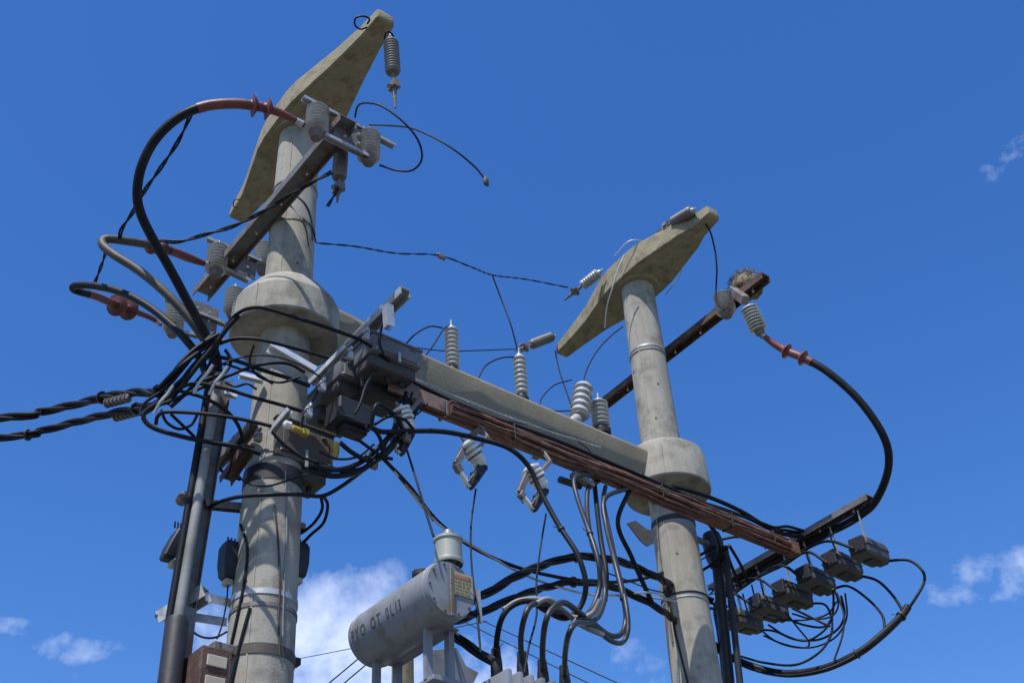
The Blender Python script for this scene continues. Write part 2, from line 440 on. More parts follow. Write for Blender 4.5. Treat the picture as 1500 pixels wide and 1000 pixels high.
# ---------------------------------------------------------------- steel crossarms and channels
def steel(name, p0, p1, w, h, m, label, cat='steel arm', open_='down', bolts=True, t=.009, group=None):
    o = thing(name, p0, label, cat, group)
    mb = MB(); mb.channel(p0, p1, w, h, t, open_=open_); link('channel', mb, m, o, smooth=20)
    if bolts:
        n = max(2, int((p1-p0).length/.35))
        d = (p1-p0)
        for i in range(n):
            p = p0+d*((i+.5)/n); mb = MB(); mb.tube_prof(p-Z*(h/2+.02), Z, [(0, .012), (.02, .012), (.021, .006), (.06, .006)], 6); link('bolt', mb, 'galvanized', o)
    return o


steel('steel_crossarm', W(-.25, -1.12, 8.55), W(-.25, 1.24, 8.62), .15, .075, 'old_steel', 'long dark steel channel crossing the left pole, carrying three pairs of insulators')
steel('steel_crossarm', W(4.36, -1.15, 9.12), W(4.36, 1.40, 9.24), .12, .075, 'dark_rust', 'rusty steel channel slanting behind the right pole up to two ribbed insulators')
steel('steel_crossarm', W(5.30, -.72, 7.08), W(5.30, 1.30, 7.13), .11, .06, 'old_steel', 'steel channel from which the row of black boxes hangs, far right')
steel('steel_crossarm', W(.42, -.3, 7.36), W(.42, 1.02, 7.42), .09, .07, 'galvanized', 'grey galvanized arm rising above the tie beam beside the left collar')
steel('steel_crossarm', W(-.27, -.72, 6.42), W(-.27, .16, 6.46), .08, .07, 'old_steel', 'short arm with a rusty tip crossing the left pole below the collar', bolts=False)
# vertical post under the end of the galvanized arm
m = MB(); m.channel(pt(568, 448, 'k', .95), pt(570, 480, 'k', .95), .06, .06, .007, up=K, open_='left'); solo('steel_post', m, 'galvanized', 'short galvanized upright under the high end of the grey arm', 'steel post')
# rust coloured long channel
p0 = W(.60, .5, 6.955); p1 = W(5.05, .5, 6.905)
RB = thing('rusty_beam', p0, 'long rust brown steel channel running below the concrete tie beam', 'steel beam')
m = MB(); m.channel(p0, p1, .10, .11, .008, open_='left'); link('channel', m, 'rust', RB)
m = MB(); m.channel(p0+K*.055-Z*.01-B*.02, W(1.10, .553, 6.94), .012, .12, .005, open_='left'); link('cover_plate', m, 'faded_rust', RB)
for s in (1.12, 2.62):
    m = MB(); m.box(W(s, .5, 6.935), (.022, .112, .128)); link('clip', m, 'old_steel', RB, bevel=.002)
m = MB(); m.box(W(5.04, .52, 6.895), (.13, .11, .125)); link('end_bracket', m, 'rust', RB, bevel=.004)

rnd = random.Random(3)
for j, (dk, dz, rr3) in enumerate(((.060, .040, .014), (.066, .014, .017), (.064, -.016, .015), (.058, -.042, .013), (.030, -.062, .016), (.0, -.064, .014), (.035, .060, .015))):
    ph = rnd.uniform(0, 6); P_ = []
    for q_ in range(46):
        s_ = (1.15 if j < 4 else .7) + (4.98-(1.15 if j < 4 else .7))*q_/45; u_ = (s_-.6)/4.45
        P_.append(W(s_, .5+dk+.006*math.sin(s_*3.3+ph), 6.955-.05*u_+dz+.011*math.sin(s_*4.7+ph*2)+.003*math.sin(s_*17+ph)))
    mb = MB(); mb.tube(P_, [rr3*(1+.12*math.sin(q_*1.7+ph)) for q_ in range(46)], 8); link('brown_strand', mb, 'rust' if j % 2 else 'dark_rust', RB, smooth=60)
for s_ in (1.75, 3.35, 4.2, 4.75):
    mb = MB(); mb.box(W(s_, .518, 6.955-.05*(s_-.6)/4.45), (.008, .140, .142)); link('binding', mb, 'dark_plastic', RB, bevel=.003)
# ---------------------------------------------------------------- insulators
def ribbed(name, loc, label, cat, r=.075, hgt=.26, n=7, m='porcelain_grey', group=None, tail=True):
    """upright ribbed insulator, base at loc"""
    o = thing(name, loc, label, cat, group)
    mb = MB(); mb.lathe(loc, Z, sheds(n, hgt/n, r*.68, r), 26); link('ribbed_body', mb, m, o, smooth=50)
    mb = MB(); mb.lathe(loc-Z*.06, Z, [(0, .012), (.0, r*.45), (.03, r*.62), (.062, r*.68)], 16); link('base_fitting', mb, 'old_steel', o)
    mb = MB(); mb.lathe(loc+Z*hgt, Z, [(-.001, r*.6), (.015, r*.55), (.03, r*.3), (.031, .008), (.07, .008)], 14); link('cap', mb, 'galvanized', o)
    return o


GI = 'ribbed insulators on the left steel crossarm'
I1 = ribbed('ribbed_insulator', W(-.45, 1.13, 8.46), 'left ribbed insulator of the top bracket, at the end of the highest red cable', 'insulator', .088, .27, 8, group=GI)
def at(x, y, kind, v=None): return pt(x, y, kind, v)
dup(I1, at(540, 232, 'k', 1.13), 'right ribbed insulator of the top bracket, beside the thin looping wires')
dup(I1, at(316, 397, 'k', -.64), 'left ribbed insulator of the middle bracket, at the end of the second red cable')
i4 = dup(I1, at(385, 393, 'k', -.70), 'ribbed insulator squeezed between the steel arm and the left pole above the collar')
dup(I1, at(253, 484, 'k', -1.45), 'left ribbed insulator of the lowest bracket, at the end of the third red cable')
i6 = dup(I1, at(341, 458, 'k', -1.40), 'brownish ribbed insulator just left of the conical collar')
I7 = ribbed('ribbed_insulator', at(1064, 457, 's', 4.30), 'left of the two ribbed insulators on the high end of the rusty arm', 'insulator', .10, .22, 7, group='ribbed insulators on the right rusty arm')
o = thing('ribbed_insulator', at(1112, 482, 'k', 1.2), 'right ribbed insulator, tilted towards the large black cable loop', 'insulator', 'ribbed insulators on the right rusty arm')
a0 = at(1112, 484, 'k', 1.2); a1 = at(1092, 440, 'k', 1.2); mb = MB(); mb.lathe(a0, a1-a0, sheds(8, .033, .06, .088), 26); link('ribbed_body', mb, 'porcelain_grey', o, smooth=50)
mb = MB(); mb.lathe(a0, a0-a1, [(-.01, .05), (.04, .045), (.06, .02), (.08, .02)], 14); link('base_fitting', mb, 'old_steel', o)
mb = MB(); mb.bar(a1, at(1072, 425, 's', 4.36), .07, .09); link('bracket', mb, 'old_steel', o, bevel=.006)
# brackets of the three insulator pairs
def bracket(ra, rb, k, hs, plate, label):
    o = thing('insulator_bracket', ra, label, 'bracket', 'galvanized insulator brackets on the left steel crossarm')
    mb = MB(); mb.channel(ra, rb, .05, .028, .005); link('top_rail', mb, 'galvanized', o)
    ra2, rb2 = hs; mb = MB(); mb.channel(ra2, rb2, .05, .03, .005); link('bottom_rail', mb, 'galvanized', o)
    p = plate; mb = MB(); mb.box(p, (.30, .012, .27)); link('plate', mb, 'old_steel', o, bevel=.002)
    for i in (-1, 1):
        for j in (-1, 1):
            mb = MB(); mb.tube_prof(p+B*i*.06+Z*j*.05, K, [(-.02, .012), (.03, .012)], 6); link('bolt', mb, 'galvanized', o)
    return o


bracket(W(-.58, 1.13, 8.76), W(.24, 1.13, 8.74), 1.1, (W(-.40, 1.16, 8.44), W(-.02, 1.16, 8.44)), W(-.16, 1.13, 8.60), 'bracket with two bright rails at the high end of the long steel arm')
bracket(at(303, 350, 'k', -.66), at(392, 388, 'k', -.66), 0, (at(328, 394, 'k', -.6), at(365, 412, 'k', -.6)), at(352, 383, 'k', -.68), 'middle bracket below the tip of the upper crossarm')
bracket(at(242, 438, 'k', -1.48), at(345, 482, 'k', -1.48), 0, (at(262, 486, 'k', -1.45), at(330, 500, 'k', -1.45)), at(296, 462, 'k', -1.5), 'lowest bracket, half hidden behind the three black cables')

# beam insulators (tall, thin, standing on the tie beam)
def beam_ins(x, yb, yt, s, r, n, label, group='surge arresters standing on the tie beam'):
    b0 = at(x, yb, 'k', .06); t0 = at(x, yt, 'k', .06); hgt = (t0.z-b0.z)
    o = thing('surge_arrester', b0, label, 'arrester', group)
    mb = MB(); mb.lathe(b0+Z*.06, Z, sheds(n, (hgt-.06)/n, r*.66, r), 24); link('ribbed_body', mb, 'porcelain_grey', o, smooth=50)
    mb = MB(); mb.lathe(b0-Z*.03, Z, [(0, r*.95), (.05, r), (.06, r*.8), (.09, r*.7)], 18); link('base', mb, 'dark_plastic', o)
    mb = MB(); mb.lathe(b0+Z*hgt, Z, [(0, r*.5), (.02, r*.4), (.03, .01), (.09, .009)], 12); link('terminal', mb, 'galvanized', o)
    mb = MB(); mb.bar(b0-Z*.02-B*.02, b0-B*.17-Z*.02-K*.02, .04, .02); mb.box(b0-B*.17-Z*.05-K*.02, (.05, .06, .08)); link('mounting_strap', mb, 'galvanized', o, bevel=.003)
    return o


beam_ins(663, 546, 482, 1.6, .062, 9, 'tall thin ribbed arrester standing first from the left on the tie beam')
beam_ins(765, 586, 524, 2.35, .06, 8, 'tall thin ribbed arrester standing near the middle of the tie beam')
o = thing('surge_arrester', at(845, 620, 'k', .06), 'thick leaning arrester with a bent base on the tie beam', 'arrester', 'surge arresters standing on the tie beam')
a0 = at(848, 610, 'k', .06); a1 = at(855, 566, 'k', .06)
mb = MB(); mb.lathe(a0, a1-a0, sheds(5, (a1-a0).length/5, .075, .096), 26); link('ribbed_body', mb, 'porcelain_grey', o, smooth=50)
mb = MB(); mb.lathe(at(836, 622, 'k', .06), a0-at(836, 622, 'k', .06), [(0, .04), (.03, .055), (.10, .05), (.13, .05)], 16); link('base', mb, 'porcelain_grey', o)
beam_ins(882, 633, 590, 3.3, .085, 6, 'stout ribbed arrester beside the right pole')

# suspension and strain insulators of the concrete crossarms
def strain(name, p0, p1, body0, body1, r, m, label, group, clamp=True):
    """p0 fixing on the arm, p1 free end; body between fractions"""
    o = thing(name, p0, label, 'insulator', group); d = (p1-p0); L = d.length; dn = d.normalized()
    mb = MB(); mb.tube([p0, p0+dn*L*body0], .011, 8); mb.lathe(p0+dn*L*(body0-.05), dn, [(0, .02), (L*.05, .03), (L*.07, .03)], 12); link('link', mb, 'galvanized', o)
    Lb = L*(body1-body0); n = max(5, int(Lb/.03))
    mb = MB(); q = p0+dn*L*body0
    pr = [(0, r*.6), (Lb*.03, r*.85)]
    for i in range(n):
        z = Lb*.05+Lb*.9*i/n; pr += [(z, r*.88), (z+Lb*.9/n*.45, r), (z+Lb*.9/n*.9, r*.88)]
    pr += [(Lb*.97, r*.85), (Lb, r*.5)]
    mb.lathe(q, dn, pr, 22); link('body', mb, m, o, smooth=50)
    if clamp:
        q = p0+dn*L*body1; mb = MB(); mb.tube([q, q+dn*L*.12], .016, 8)
        side = dn.cross(K).normalized()
        mb.box(q+dn*L*.16, (.07, .06, .09), (dn, side, dn.cross(side))); mb.tube([q+dn*L*.14-side*.05, q+dn*L*.2+side*.05], .02, 8)
        mb.tube([q+dn*L*.18, p1], [.022, .008], 8); link('clamp', mb, 'old_steel', o)
    return o


GS = 'insulators of the concrete crossarms'
strain('suspension_insulator', at(572, 50, 'k', 1.38), at(579, 158, 'k', 1.38), .1, .55, .062, 'polymer_brown', 'grey insulator hanging from the highest tip of the left crossarm', GS)
strain('suspension_insulator', at(500, 218, 'k', .95), at(494, 296, 'k', .95), .05, .58, .058, 'polymer_brown', 'insulator hanging under the top bracket of the left pole', GS)
strain('strain_insulator', at(1020, 305, 's', R5-.14), at(962, 340, 's', R5-.14), .10, .60, .06, 'polymer_brown', 'strain insulator lying along the top end of the right crossarm', GS)
strain('strain_insulator', at(884, 394, 's', R5-.3), at(826, 440, 's', R5-.5), .12, .55, .06, 'porcelain_grey', 'strain insulator on the middle of the right crossarm where the long wire ends', GS)
strain('strain_insulator', at(814, 491, 's', R5-.1), at(754, 514, 's', R5-.9), .10, .62, .055, 'polymer_brown', 'strain insulator at the low tip of the right crossarm', GS)
# bird nest like brown dome on the rusty arm
m = MB(); c0 = at(1092, 418, 's', 4.5); m.lathe(c0-Z*.10, Z, [(0, .02), (0, .15), (.04, .175), (.10, .165), (.15, .13), (.19, .08), (.205, .02)], 24)
for v in m.v: v += Vector((random.uniform(-.01, .01), random.uniform(-.01, .01), random.uniform(-.01, .01)))
nd = solo('bird_nest', m, 'straw', 'brown mud and straw nest on the high end of the rusty arm', 'nest', smooth=60)
m = MB()
for i in range(260):
    a = random.uniform(0, 2*math.pi); e = random.uniform(0, 1.4); p = c0+Z*(-.02+.17*math.sin(e))+Vector((math.cos(a), math.sin(a), 0))*.17*math.cos(e)
    d = Vector((random.uniform(-1, 1), random.uniform(-1, 1), random.uniform(-.5, .5))).normalized()*random.uniform(.02, .05); m.tube([p-d, p+d], .0022, 4)
tw = link('twigs', m, 'straw', nd, origin=nd['_o']); tw['kind'] = 'stuff'; tw.location = (0, 0, 0)

# ---------------------------------------------------------------- cutout fuses
def cutout(pts, k, label, rev=False):
    T, Bt, A1, F0, F1, BR = [at(x, y, 'k', k) for x, y in pts]
    o = thing('cutout_fuse', BR, label, 'fuse cutout', 'cutout fuses hanging under the rusty beam')
    d = (Bt-T); L = d.length; dn = d.normalized()
    mb = MB(); pr = [(0, .03), (.01, .055)]
    n = 5
    for i in range(n):
        z = L*(.04+.9*i/n); pw = L*.9/n; w_ = .078 if i < 3 else .062
        pr += [(z+pw*.12, .055), (z+pw*.25, w_), (z+pw*.7, w_), (z+pw*.95, .055)]
    pr += [(L*.97, .045), (L, .03)]
    mb.lathe(T, dn, pr, 22); link('insulator', mb, 'porcelain_white', o, smooth=50)
    mb = MB(); mb.lathe(T+dn*L*.42, dn, [(0, .066), (.04, .066)], 18); mb.bar(T+dn*L*.5, BR, .03, .04, up=K); sb = (BR-L0).dot(B); mb.bar(BR, W(sb, .55, 6.875), .03, .02, up=B); mb.box(W(sb, .50, 6.872), (.06, .14, .012)); link('mounting_bracket', mb, 'old_steel', o, bevel=.003)
    mb = MB(); mb.bar(T+dn*.02, A1, .05, .03, up=K); mb.bar(A1, F0, .06, .045, up=K); mb.tube([T, T-dn*.05], .014, 8); mb.tube([A1-B*.03, A1+B*.03-Z*.08], .008, 6); link('top_contact', mb, 'old_steel', o, bevel=.004)
    mb = MB(); mb.tube([F0, F1], .021, 14); link('fuse_tube', mb, 'porcelain_white', o)
    mb = MB(); mb.tube([F0-(F1-F0)*.06, F0+(F1-F0)*.06], .021, 12); link('ferrule', mb, 'galvanized', o)
    mb = MB(); mb.tube([F1-(F1-F0)*.1, F1+(F1-F0)*.08], .022, 12); link('ferrule', mb, 'galvanized', o)
    mb = MB(); mb.bar(F1, Bt+dn*.01, .07, .05, up=K); mb.box(F1+(Bt-F1)*.45, (.06, .05, .08)); mb.tube([F1+K*.03, Bt+K*.02-B*.04], .012, 6); mb.box(Bt+dn*.02, (.05, .05, .04)); link('hinge', mb, 'dark_plastic', o, bevel=.006)
    return o


cutout([(681, 647), (706, 682), (668, 680), (674, 691), (687, 712), (714, 640)], .62, 'white cutout fuse hanging in the middle of the three, fully visible')
cutout([(774, 682), (796, 716), (761, 722), (767, 728), (780, 745), (806, 676)], .62, 'white cutout fuse partly behind the bending black cable')
cutout([(584, 597), (600, 632), (577, 640), (579, 648), (585, 663), (612, 588)], .62, 'white cutout fuse tangled behind black cables, leftmost of three')
for x0, y0 in ((872, 692), (905, 705)):
    pass
# hardware hanging from the rusty beam
m = MB(); m.bar(at(846, 668, 'k', .5), at(846, 690, 'k', .5), .05, .05, up=K); m.bar(at(838, 694, 'k', .5), at(868, 712, 'k', .5), .07, .05); solo('hook_bracket', m, 'old_steel', 'dark hook bracket under the rusty beam beside the hanging cables', 'bracket', bevel=.006)
m = MB(); m.tube([at(820, 702, 'k', .45), at(850, 712, 'k', .45)], .03, 10); solo('hanging_connector', m, 'dark_plastic', 'dark short connector lying behind the hanging cables', 'connector')
v = [at(x, y, 'k', .5) for x, y in ((918, 766), (930, 762), (948, 775), (960, 776), (958, 795), (948, 800), (938, 792))]
m = MB(); m.sections([[p-K*.006 for p in v], [p+K*.006 for p in v]]); pb = solo('hanging_plate', m, 'brown_box', 'brown bent plate hanging left of the right pole', 'plate', bevel=.002)

# ---------------------------------------------------------------- switch boxes by the left collar
GB = 'large switch boxes on the arms of the left pole'
def bigbox(c, dims, label, m='switch_plastic', group=GB, name='switch_box'):
    o = thing(name, c, label, 'switch box', group)
    sx, sk, sz = dims
    mb = MB(); mb.box(c, dims); link('case', mb, m, o, bevel=.014, segs=2)
    mb = MB(); mb.box(c-Z*(sz*.5+.045)-K*.02, (sx*.92, sk*.8, .09)); link('lower_case', mb, 'box_plastic', o, bevel=.012)
    mb = MB(); mb.box(c+Z*(sz*.5+.012), (sx*1.06, sk*1.06, .022)); link('lid', mb, m, o, bevel=.006)
    mb = MB(); mb.box(c+K*(sk*.5+.006)-Z*.01, (sx*.8, .012, sz*.66)); link('door', mb, m, o, bevel=.004)
    for i in (-1, 0, 1):
        mb = MB(); mb.tube_prof(c+B*i*sx*.28-Z*(sz*.5+.13), Z, [(0, .018), (.025, .024), (.05, .024)], 10); link('cable_gland', mb, 'dark_plastic', o)
    for i in (-1, 1):
        mb = MB(); mb.tube([c+B*(i*sx*.3-.02)+K*(sk*.5+.016)+Z*sz*.3, c+B*(i*sx*.3+.02)+K*(sk*.5+.016)+Z*sz*.3], .009, 8); link('hinge', mb, 'old_steel', o)
        mb = MB(); mb.tube_prof(c+B*i*sx*.42+K*(sk*.5)-Z*sz*.35, K, [(-.002, .009), (.008, .009), (.012, .004)], 6); link('screw', mb, 'galvanized', o)
    mb = MB(); mb.bar(c+K*(sk*.5+.02)-Z*sz*.2, c+K*(sk*.5+.03)-Z*(sz*.5+.05), .02, .012, up=K); link('latch', mb, 'galvanized', o)
    for i in (-1, 1):
        mb = MB(); mb.bar(c+B*i*sx*.4+Z*sz*.5, c+B*i*sx*.4+Z*(sz*.5+.14), .02, .006, up=K); link('hanger', mb, 'galvanized', o)
    return o


bigbox(W(.54, .61, 7.11), (.43, .26, .15), 'grey switch box nearest the arm tip, just under the start of the tie beam')
bigbox(W(.44, .27, 7.06), (.36, .26, .15), 'second grey switch box, half in the shade below the first one')
bigbox(W(.48, -.06, 7.04), (.34, .26, .15), 'third grey switch box, close to the left pole under the collar')
bigbox(at(432, 665, 's', .12), (.46, .30, .30), 'brownish junction box strapped to the left pole below the collar', 'brown_box', GB, 'junction_box')
m = MB(); p = at(512, 612, 'k', .45); m.box(p, (.29, .2, .19)); m.box(p-Z*.11+B*.02, (.2, .12, .06)); solo('dark_block', m, 'dark_plastic', 'near black box under the switch boxes, with a yellow clip below it', 'switch box', bevel=.012)
m = MB(); p = at(492, 648, 'k', .5); m.tube([p, p-Z*.05, p-Z*.09+B*.01], [.02, .028, .018], 10); m.tube([p-Z*.09, p-Z*.13], .022, 10); solo('yellow_clip', m, 'yellow_plastic', 'yellow clamp hanging at the right below the near black box', 'clamp', 'yellow clamps')
m = MB(); p = at(437, 630, 'k', .55); m.tube([p-B*.05, p+B*.05], .024, 10); m.box(p+B*.05, (.05, .05, .05)); solo('yellow_clip', m, 'yellow_plastic', 'yellow clamp lying over the brownish junction box on the left pole', 'clamp', 'yellow clamps', bevel=.004)
m = MB(); p = at(421, 622, 'k', .6); m.lathe(p, B, [(-.03, .01), (-.02, .026), (.02, .028), (.03, .012)], 14); solo('porcelain_knob', m, 'porcelain_white', 'small white porcelain knob left of the yellow clamp on the junction box', 'insulator')
m = MB(); m.box(at(552, 566, 'k', .38), (.30, .26, .34)); solo('dark_block', m, 'dark_plastic', 'dark block added as the shade between the first switch box and the rusty beam', 'switch box', bevel=.014)  # added dark block, stands in for the shaded underside of the first switch box
# galvanized angles below the collar
def barthing(name, p0, p1, w, h, m, label, cat='bracket', **k):
    mb = MB(); mb.channel(p0, p1, w, h, .006, open_='down'); return solo(name, mb, m, label, cat, **k)


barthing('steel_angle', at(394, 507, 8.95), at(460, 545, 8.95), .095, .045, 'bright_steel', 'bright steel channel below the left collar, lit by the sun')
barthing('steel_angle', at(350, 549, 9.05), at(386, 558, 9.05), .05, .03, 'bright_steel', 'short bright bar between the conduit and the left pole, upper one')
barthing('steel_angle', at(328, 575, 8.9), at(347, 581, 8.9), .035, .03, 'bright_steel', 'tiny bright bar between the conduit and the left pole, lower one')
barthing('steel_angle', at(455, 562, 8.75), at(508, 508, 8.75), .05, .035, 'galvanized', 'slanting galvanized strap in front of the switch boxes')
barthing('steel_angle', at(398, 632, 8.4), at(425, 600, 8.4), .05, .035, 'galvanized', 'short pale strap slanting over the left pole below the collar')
barthing('rusty_lug', at(330, 705, 's', -.3), at(365, 655, 's', -.3), .09, .06, 'dark_rust', 'rusty end piece sticking out left of the pole at mid height')
mb = MB(); mb.box(at(355, 650, 's', -.2), (.12, .14, .16)); mb.box(at(372, 668, 's', -.15), (.12, .1, .12)); solo('cable_connector', mb, 'dark_plastic', 'dark lump of cable connectors on the left side of the pole', 'connector', bevel=.012)

# ---------------------------------------------------------------- conduit riser left of the left pole
CT = thing('cable_riser', W(-.55, 0, 0.12), 'tall conduit and cable channel rising left of the left pole', 'conduit')
def riser(x0, y0, x1, y1, r, m, name, off=0.):
    a = at(x0, y0, 'k', off); b_ = at(x1, y1, 'k', off); 
    s = (W(0, 0, 0)-a).dot(B)*-1
    mb = MB(); mb.tube([a-Z*a.z+Z*.12, a, b_], r, 16); return link(name, mb, m, CT)


riser(262, 900, 321, 548, .033, 'conduit_grey', 'conduit', .06)
riser(249, 900, 308, 548, .024, 'cable_black', 'cable', .03)
riser(256, 900, 311, 548, .026, 'cable_black', 'cable', -.02)
mb = MB(); a = at(270, 890, 'k', 0.); b_ = at(326, 552, 'k', 0.); mb.channel(a-Z*(a.z-.12), a, .14, .06, .005, up=K, open_='down'); mb.channel(a, b_, .14, .05, .005, up=K, open_='up'); link('tray', mb, 'old_steel', CT)
mb = MB(); a = at(260, 905, 'k', .05); mb.tube([a-Z*(a.z-.12), a-Z*.03, a], [.075, .072, .06], 20); sh = link('shroud', mb, 'dark_plastic', CT)
# bracket of the riser
BK = thing('riser_bracket', at(270, 885, 'k', .0), 'galvanized bracket holding the conduit to the left pole', 'bracket')
mb = MB(); mb.channel(at(236, 908, 'k', -.22), at(303, 868, 's', -.42), .10, .09, .008); link('crossbar', mb, 'galvanized', BK)
mb = MB(); mb.bar(at(300, 873, 's', -.42), at(352, 887, 's', -.1), .012, .055); link('upper_strip', mb, 'bright_steel', BK)
mb = MB(); mb.bar(at(275, 902, 'k', -.2), at(334, 911, 's', -.2), .012, .055); link('lower_strip', mb, 'galvanized', BK)
mb = MB(); mb.tube([at(228, 902, 'k', -.2), at(245, 900, 'k', -.2)], .014, 8); link('bolt', mb, 'old_steel', BK)
barthing('standoff_arm', at(296, 738, 's', -.5), at(356, 744, 's', -.15), .07, .05, 'old_steel', 'dark standoff arm between the conduit and the left pole, at mid height')
mb = MB(); mb.lathe(at(268, 730, 'k', -.1), K, [(-.04, .02), (-.03, .042), (.03, .042), (.04, .02)], 14); solo('round_bolt_head', mb, 'old_steel', 'dark round bolt head on the left edge of the conduit', 'bolt')

# small fuse boxes at the pole
def fusebox(x, y, kind, v, dims, m, label, leanx=0):
    c = at(x, y, kind, v); o = thing('fuse_box', c, label, 'fuse box', 'small fuse boxes around the left pole')
    mb = MB(); sx, sy, sz = dims
    secs = []
    for z, w in ((-.5, .55), (-.42, .8), (-.1, 1), (.35, 1), (.5, .7)):
        q = c+Z*z*sz+B*leanx*z; secs.append([q+B*i*sx*.5*w+K*j*sy*.5*w for i, j in ((-1, -1), (1, -1), (1, 1), (-1, 1))])
    mb.sections(secs); link('case', mb, m, o, bevel=.008, smooth=25)
    mb = MB(); mb.box(c-Z*sz*.55, (sx*.45, sy*.5, sz*.16)); link('bottom_plug', mb, 'cream_panel', o, bevel=.004)
    for i in (-1, 0, 1):
        mb = MB(); mb.tube([c+Z*sz*.45+B*i*sx*.2, c+Z*sz*.62+B*i*sx*.22], .007, 6); link('terminal', mb, 'dark_plastic', o)
    return o


fusebox(257, 797, 's', -.62, (.10, .12, .26), 'dark_plastic', 'black fuse box on the far left edge of the conduit', .1)
fusebox(336, 822, 's', -.24, (.12, .12, .28), 'dark_plastic', 'black fuse box between the conduit and the left pole')
fusebox(438, 822, 's', .22, (.10, .12, .27), 'dark_plastic', 'black fuse box on the right side of the left pole')
mb = MB(); mb.box(at(438, 772, 's', .2), (.07, .08, .05)); solo('small_clamp', mb, 'old_steel', 'small brown clamp on the right side of the left pole above the fuse box', 'clamp', bevel=.006)
mb = MB(); mb.box(at(426, 968, 's', .22), (.12, .06, .05)); mb.tube([at(420, 972, 's', .2), at(432, 974, 's', .24)], .02, 8); solo('small_clamp', mb, 'dark_plastic', 'black bolted clamp low on the right side of the left pole', 'clamp', bevel=.004)
o = thing('meter_cabinet', at(300, 1000, 's', -.4), 'dark rusty cabinet with pale panels low between conduit and pole', 'cabinet')
mb = MB(); c0 = at(300, 1012, 's', -.42); mb.box(c0, (.20, .24, .46)); link('case', mb, 'dark_rust', o, bevel=.008)
for j in (0, 1, 2):
    mb = MB(); mb.box(c0+K*.125+Z*(.14-.13*j), (.13, .012, .07)); link('panel', mb, 'cream_panel', o, bevel=.004)
mb = MB(); mb.box(at(322, 951, 's', -.3), (.14, .12, .05)); link('hood', mb, 'old_steel', o, bevel=.006)
mb = MB(); mb.lathe(at(261, 1004, 's', -.5), Z, sheds(5, .05, .035, .05), 18); solo('ribbed_insulator', mb, 'brown_box', 'dark ribbed insulator at the bottom beside the conduit', 'insulator', smooth=50)

# ---------------------------------------------------------------- transformer
TR = thing('transformer', W(1.2, .7, 3.52), 'grey pole transformer with a round oil tank, cooling fins and painted lettering', 'transformer')
tc_ = W(.62, .0, 5.02); ka, kb = .28, 1.22; rr = .185
TA = at(548, 940, 'h', 5.0); TB2 = at(666, 858, 'h', 5.0)
axis = K
o_ = W(.60, .24, 5.0)
mb = MB(); mb.tube_prof(W(.60, .33, 5.0), K, [(0.03, .03), (.03, .17), (.04, .182), (.06, .185), (.88, .185), (.90, .182), (.905, .17)], 48)
CN = link('conservator', mb, 'transformer_paint', TR, smooth=30)
mb = MB(); mb.tube_prof(W(.60, 1.236, 5.0), K, [(0, .178), (.005, .176)], 48); link('end_disc', mb, 'transformer_paint', CN, smooth=30)
for k in (.40, 1.19):
    mb = MB(); mb.tube_prof(W(.60, k, 5.0), K, [(0, .185), (.003, .1885), (.009, .1885), (.012, .185)], 48); link('weld_seam', mb, 'transformer_paint', CN, smooth=30)
for i in range(10):
    a = 2*math.pi*i/10; mb = MB(); mb.tube_prof(W(.60, 1.24, 5.0)+(B*math.cos(a)+Z*math.sin(a))*.160, K, [(0, .009), (.009, .009), (.010, .004), (.014, .004)], 6); link('bolt', mb, 'old_steel', CN)
mb = MB(); mb.tube_prof(W(.60, .93, 5.17), Z, [(0, .05), (.04, .05), (.045, .06), (.075, .06), (.08, .02)], 16); link('filler_cap', mb, 'dark_plastic', CN)
# lettering on the tank, wrapped round the cylinder
def glyph(ch, size, squeeze, k0, a0):
    cu = bpy.data.curves.new('t', 'FONT'); cu.body = ch; cu.size = size; cu.resolution_u = 3; cu.offset = .0015
    ob = bpy.data.objects.new('t', cu); C.objects.link(ob)
    bpy.context.view_layer.update()
    me = bpy.data.meshes.new_from_object(ob.evaluated_get(bpy.context.evaluated_depsgraph_get()))
    bpy.data.objects.remove(ob)
    bm = bmesh.new(); bm.from_mesh(me); bmesh.ops.triangulate(bm, faces=bm.faces)
    bmesh.ops.subdivide_edges(bm, edges=[e for e in bm.edges if e.calc_length() > .03], cuts=1)
    mb = MB()
    mb.add([W(.60, 0, 5.0)+K*(k0+v.co.x*squeeze)+(-B*math.cos(a0+v.co.y/rr)+Z*math.sin(a0+v.co.y/rr))*(.185+.0015) for v in bm.verts], [tuple(v.index for v in f.verts) for f in bm.faces])
    wdt = max(v.co.x for v in bm.verts)*squeeze; bm.free(); bpy.data.meshes.remove(me)
    return mb, wdt


kk = .405
for ch in 'PYO OT 0L13':
    if ch == ' ': kk += .045; continue
    mb, wdt = glyph(ch, .108, .66, kk, math.radians(-22)); link('letter', mb, 'lettering', CN); kk += wdt+.014
# warning plate on the end
pc = W(.60+.075, 1.246, 5.045)
mb = MB(); mb.box(pc, (.17, .006, .15)); PT = link('warning_plate', mb, 'plate_yellow', TR)
mb = MB()
x = -.07
while x < .06:
    w = random.uniform(.010, .018); mb.box(pc+B*(x+w/2)+Z*.048+K*.005, (w, .003, .026)); x += w+.005
link('red_heading', mb, 'plate_red', PT)
mb = MB()
for j in range(4):
    x = -.07
    while x < .065:
        w = random.uniform(.008, .03); w = min(w, .07-x); mb.box(pc+B*(x+w/2)+Z*(.016-.024*j)+K*.005, (w, .003, .010)); x += w+.007
link('small_print', mb, 'plate_ink', PT)
mb = MB(); mb.box(W(.60, 1.25, 4.99), (.028, .012, .34)); link('gauge_strip', mb, 'old_steel', TR, bevel=.003)
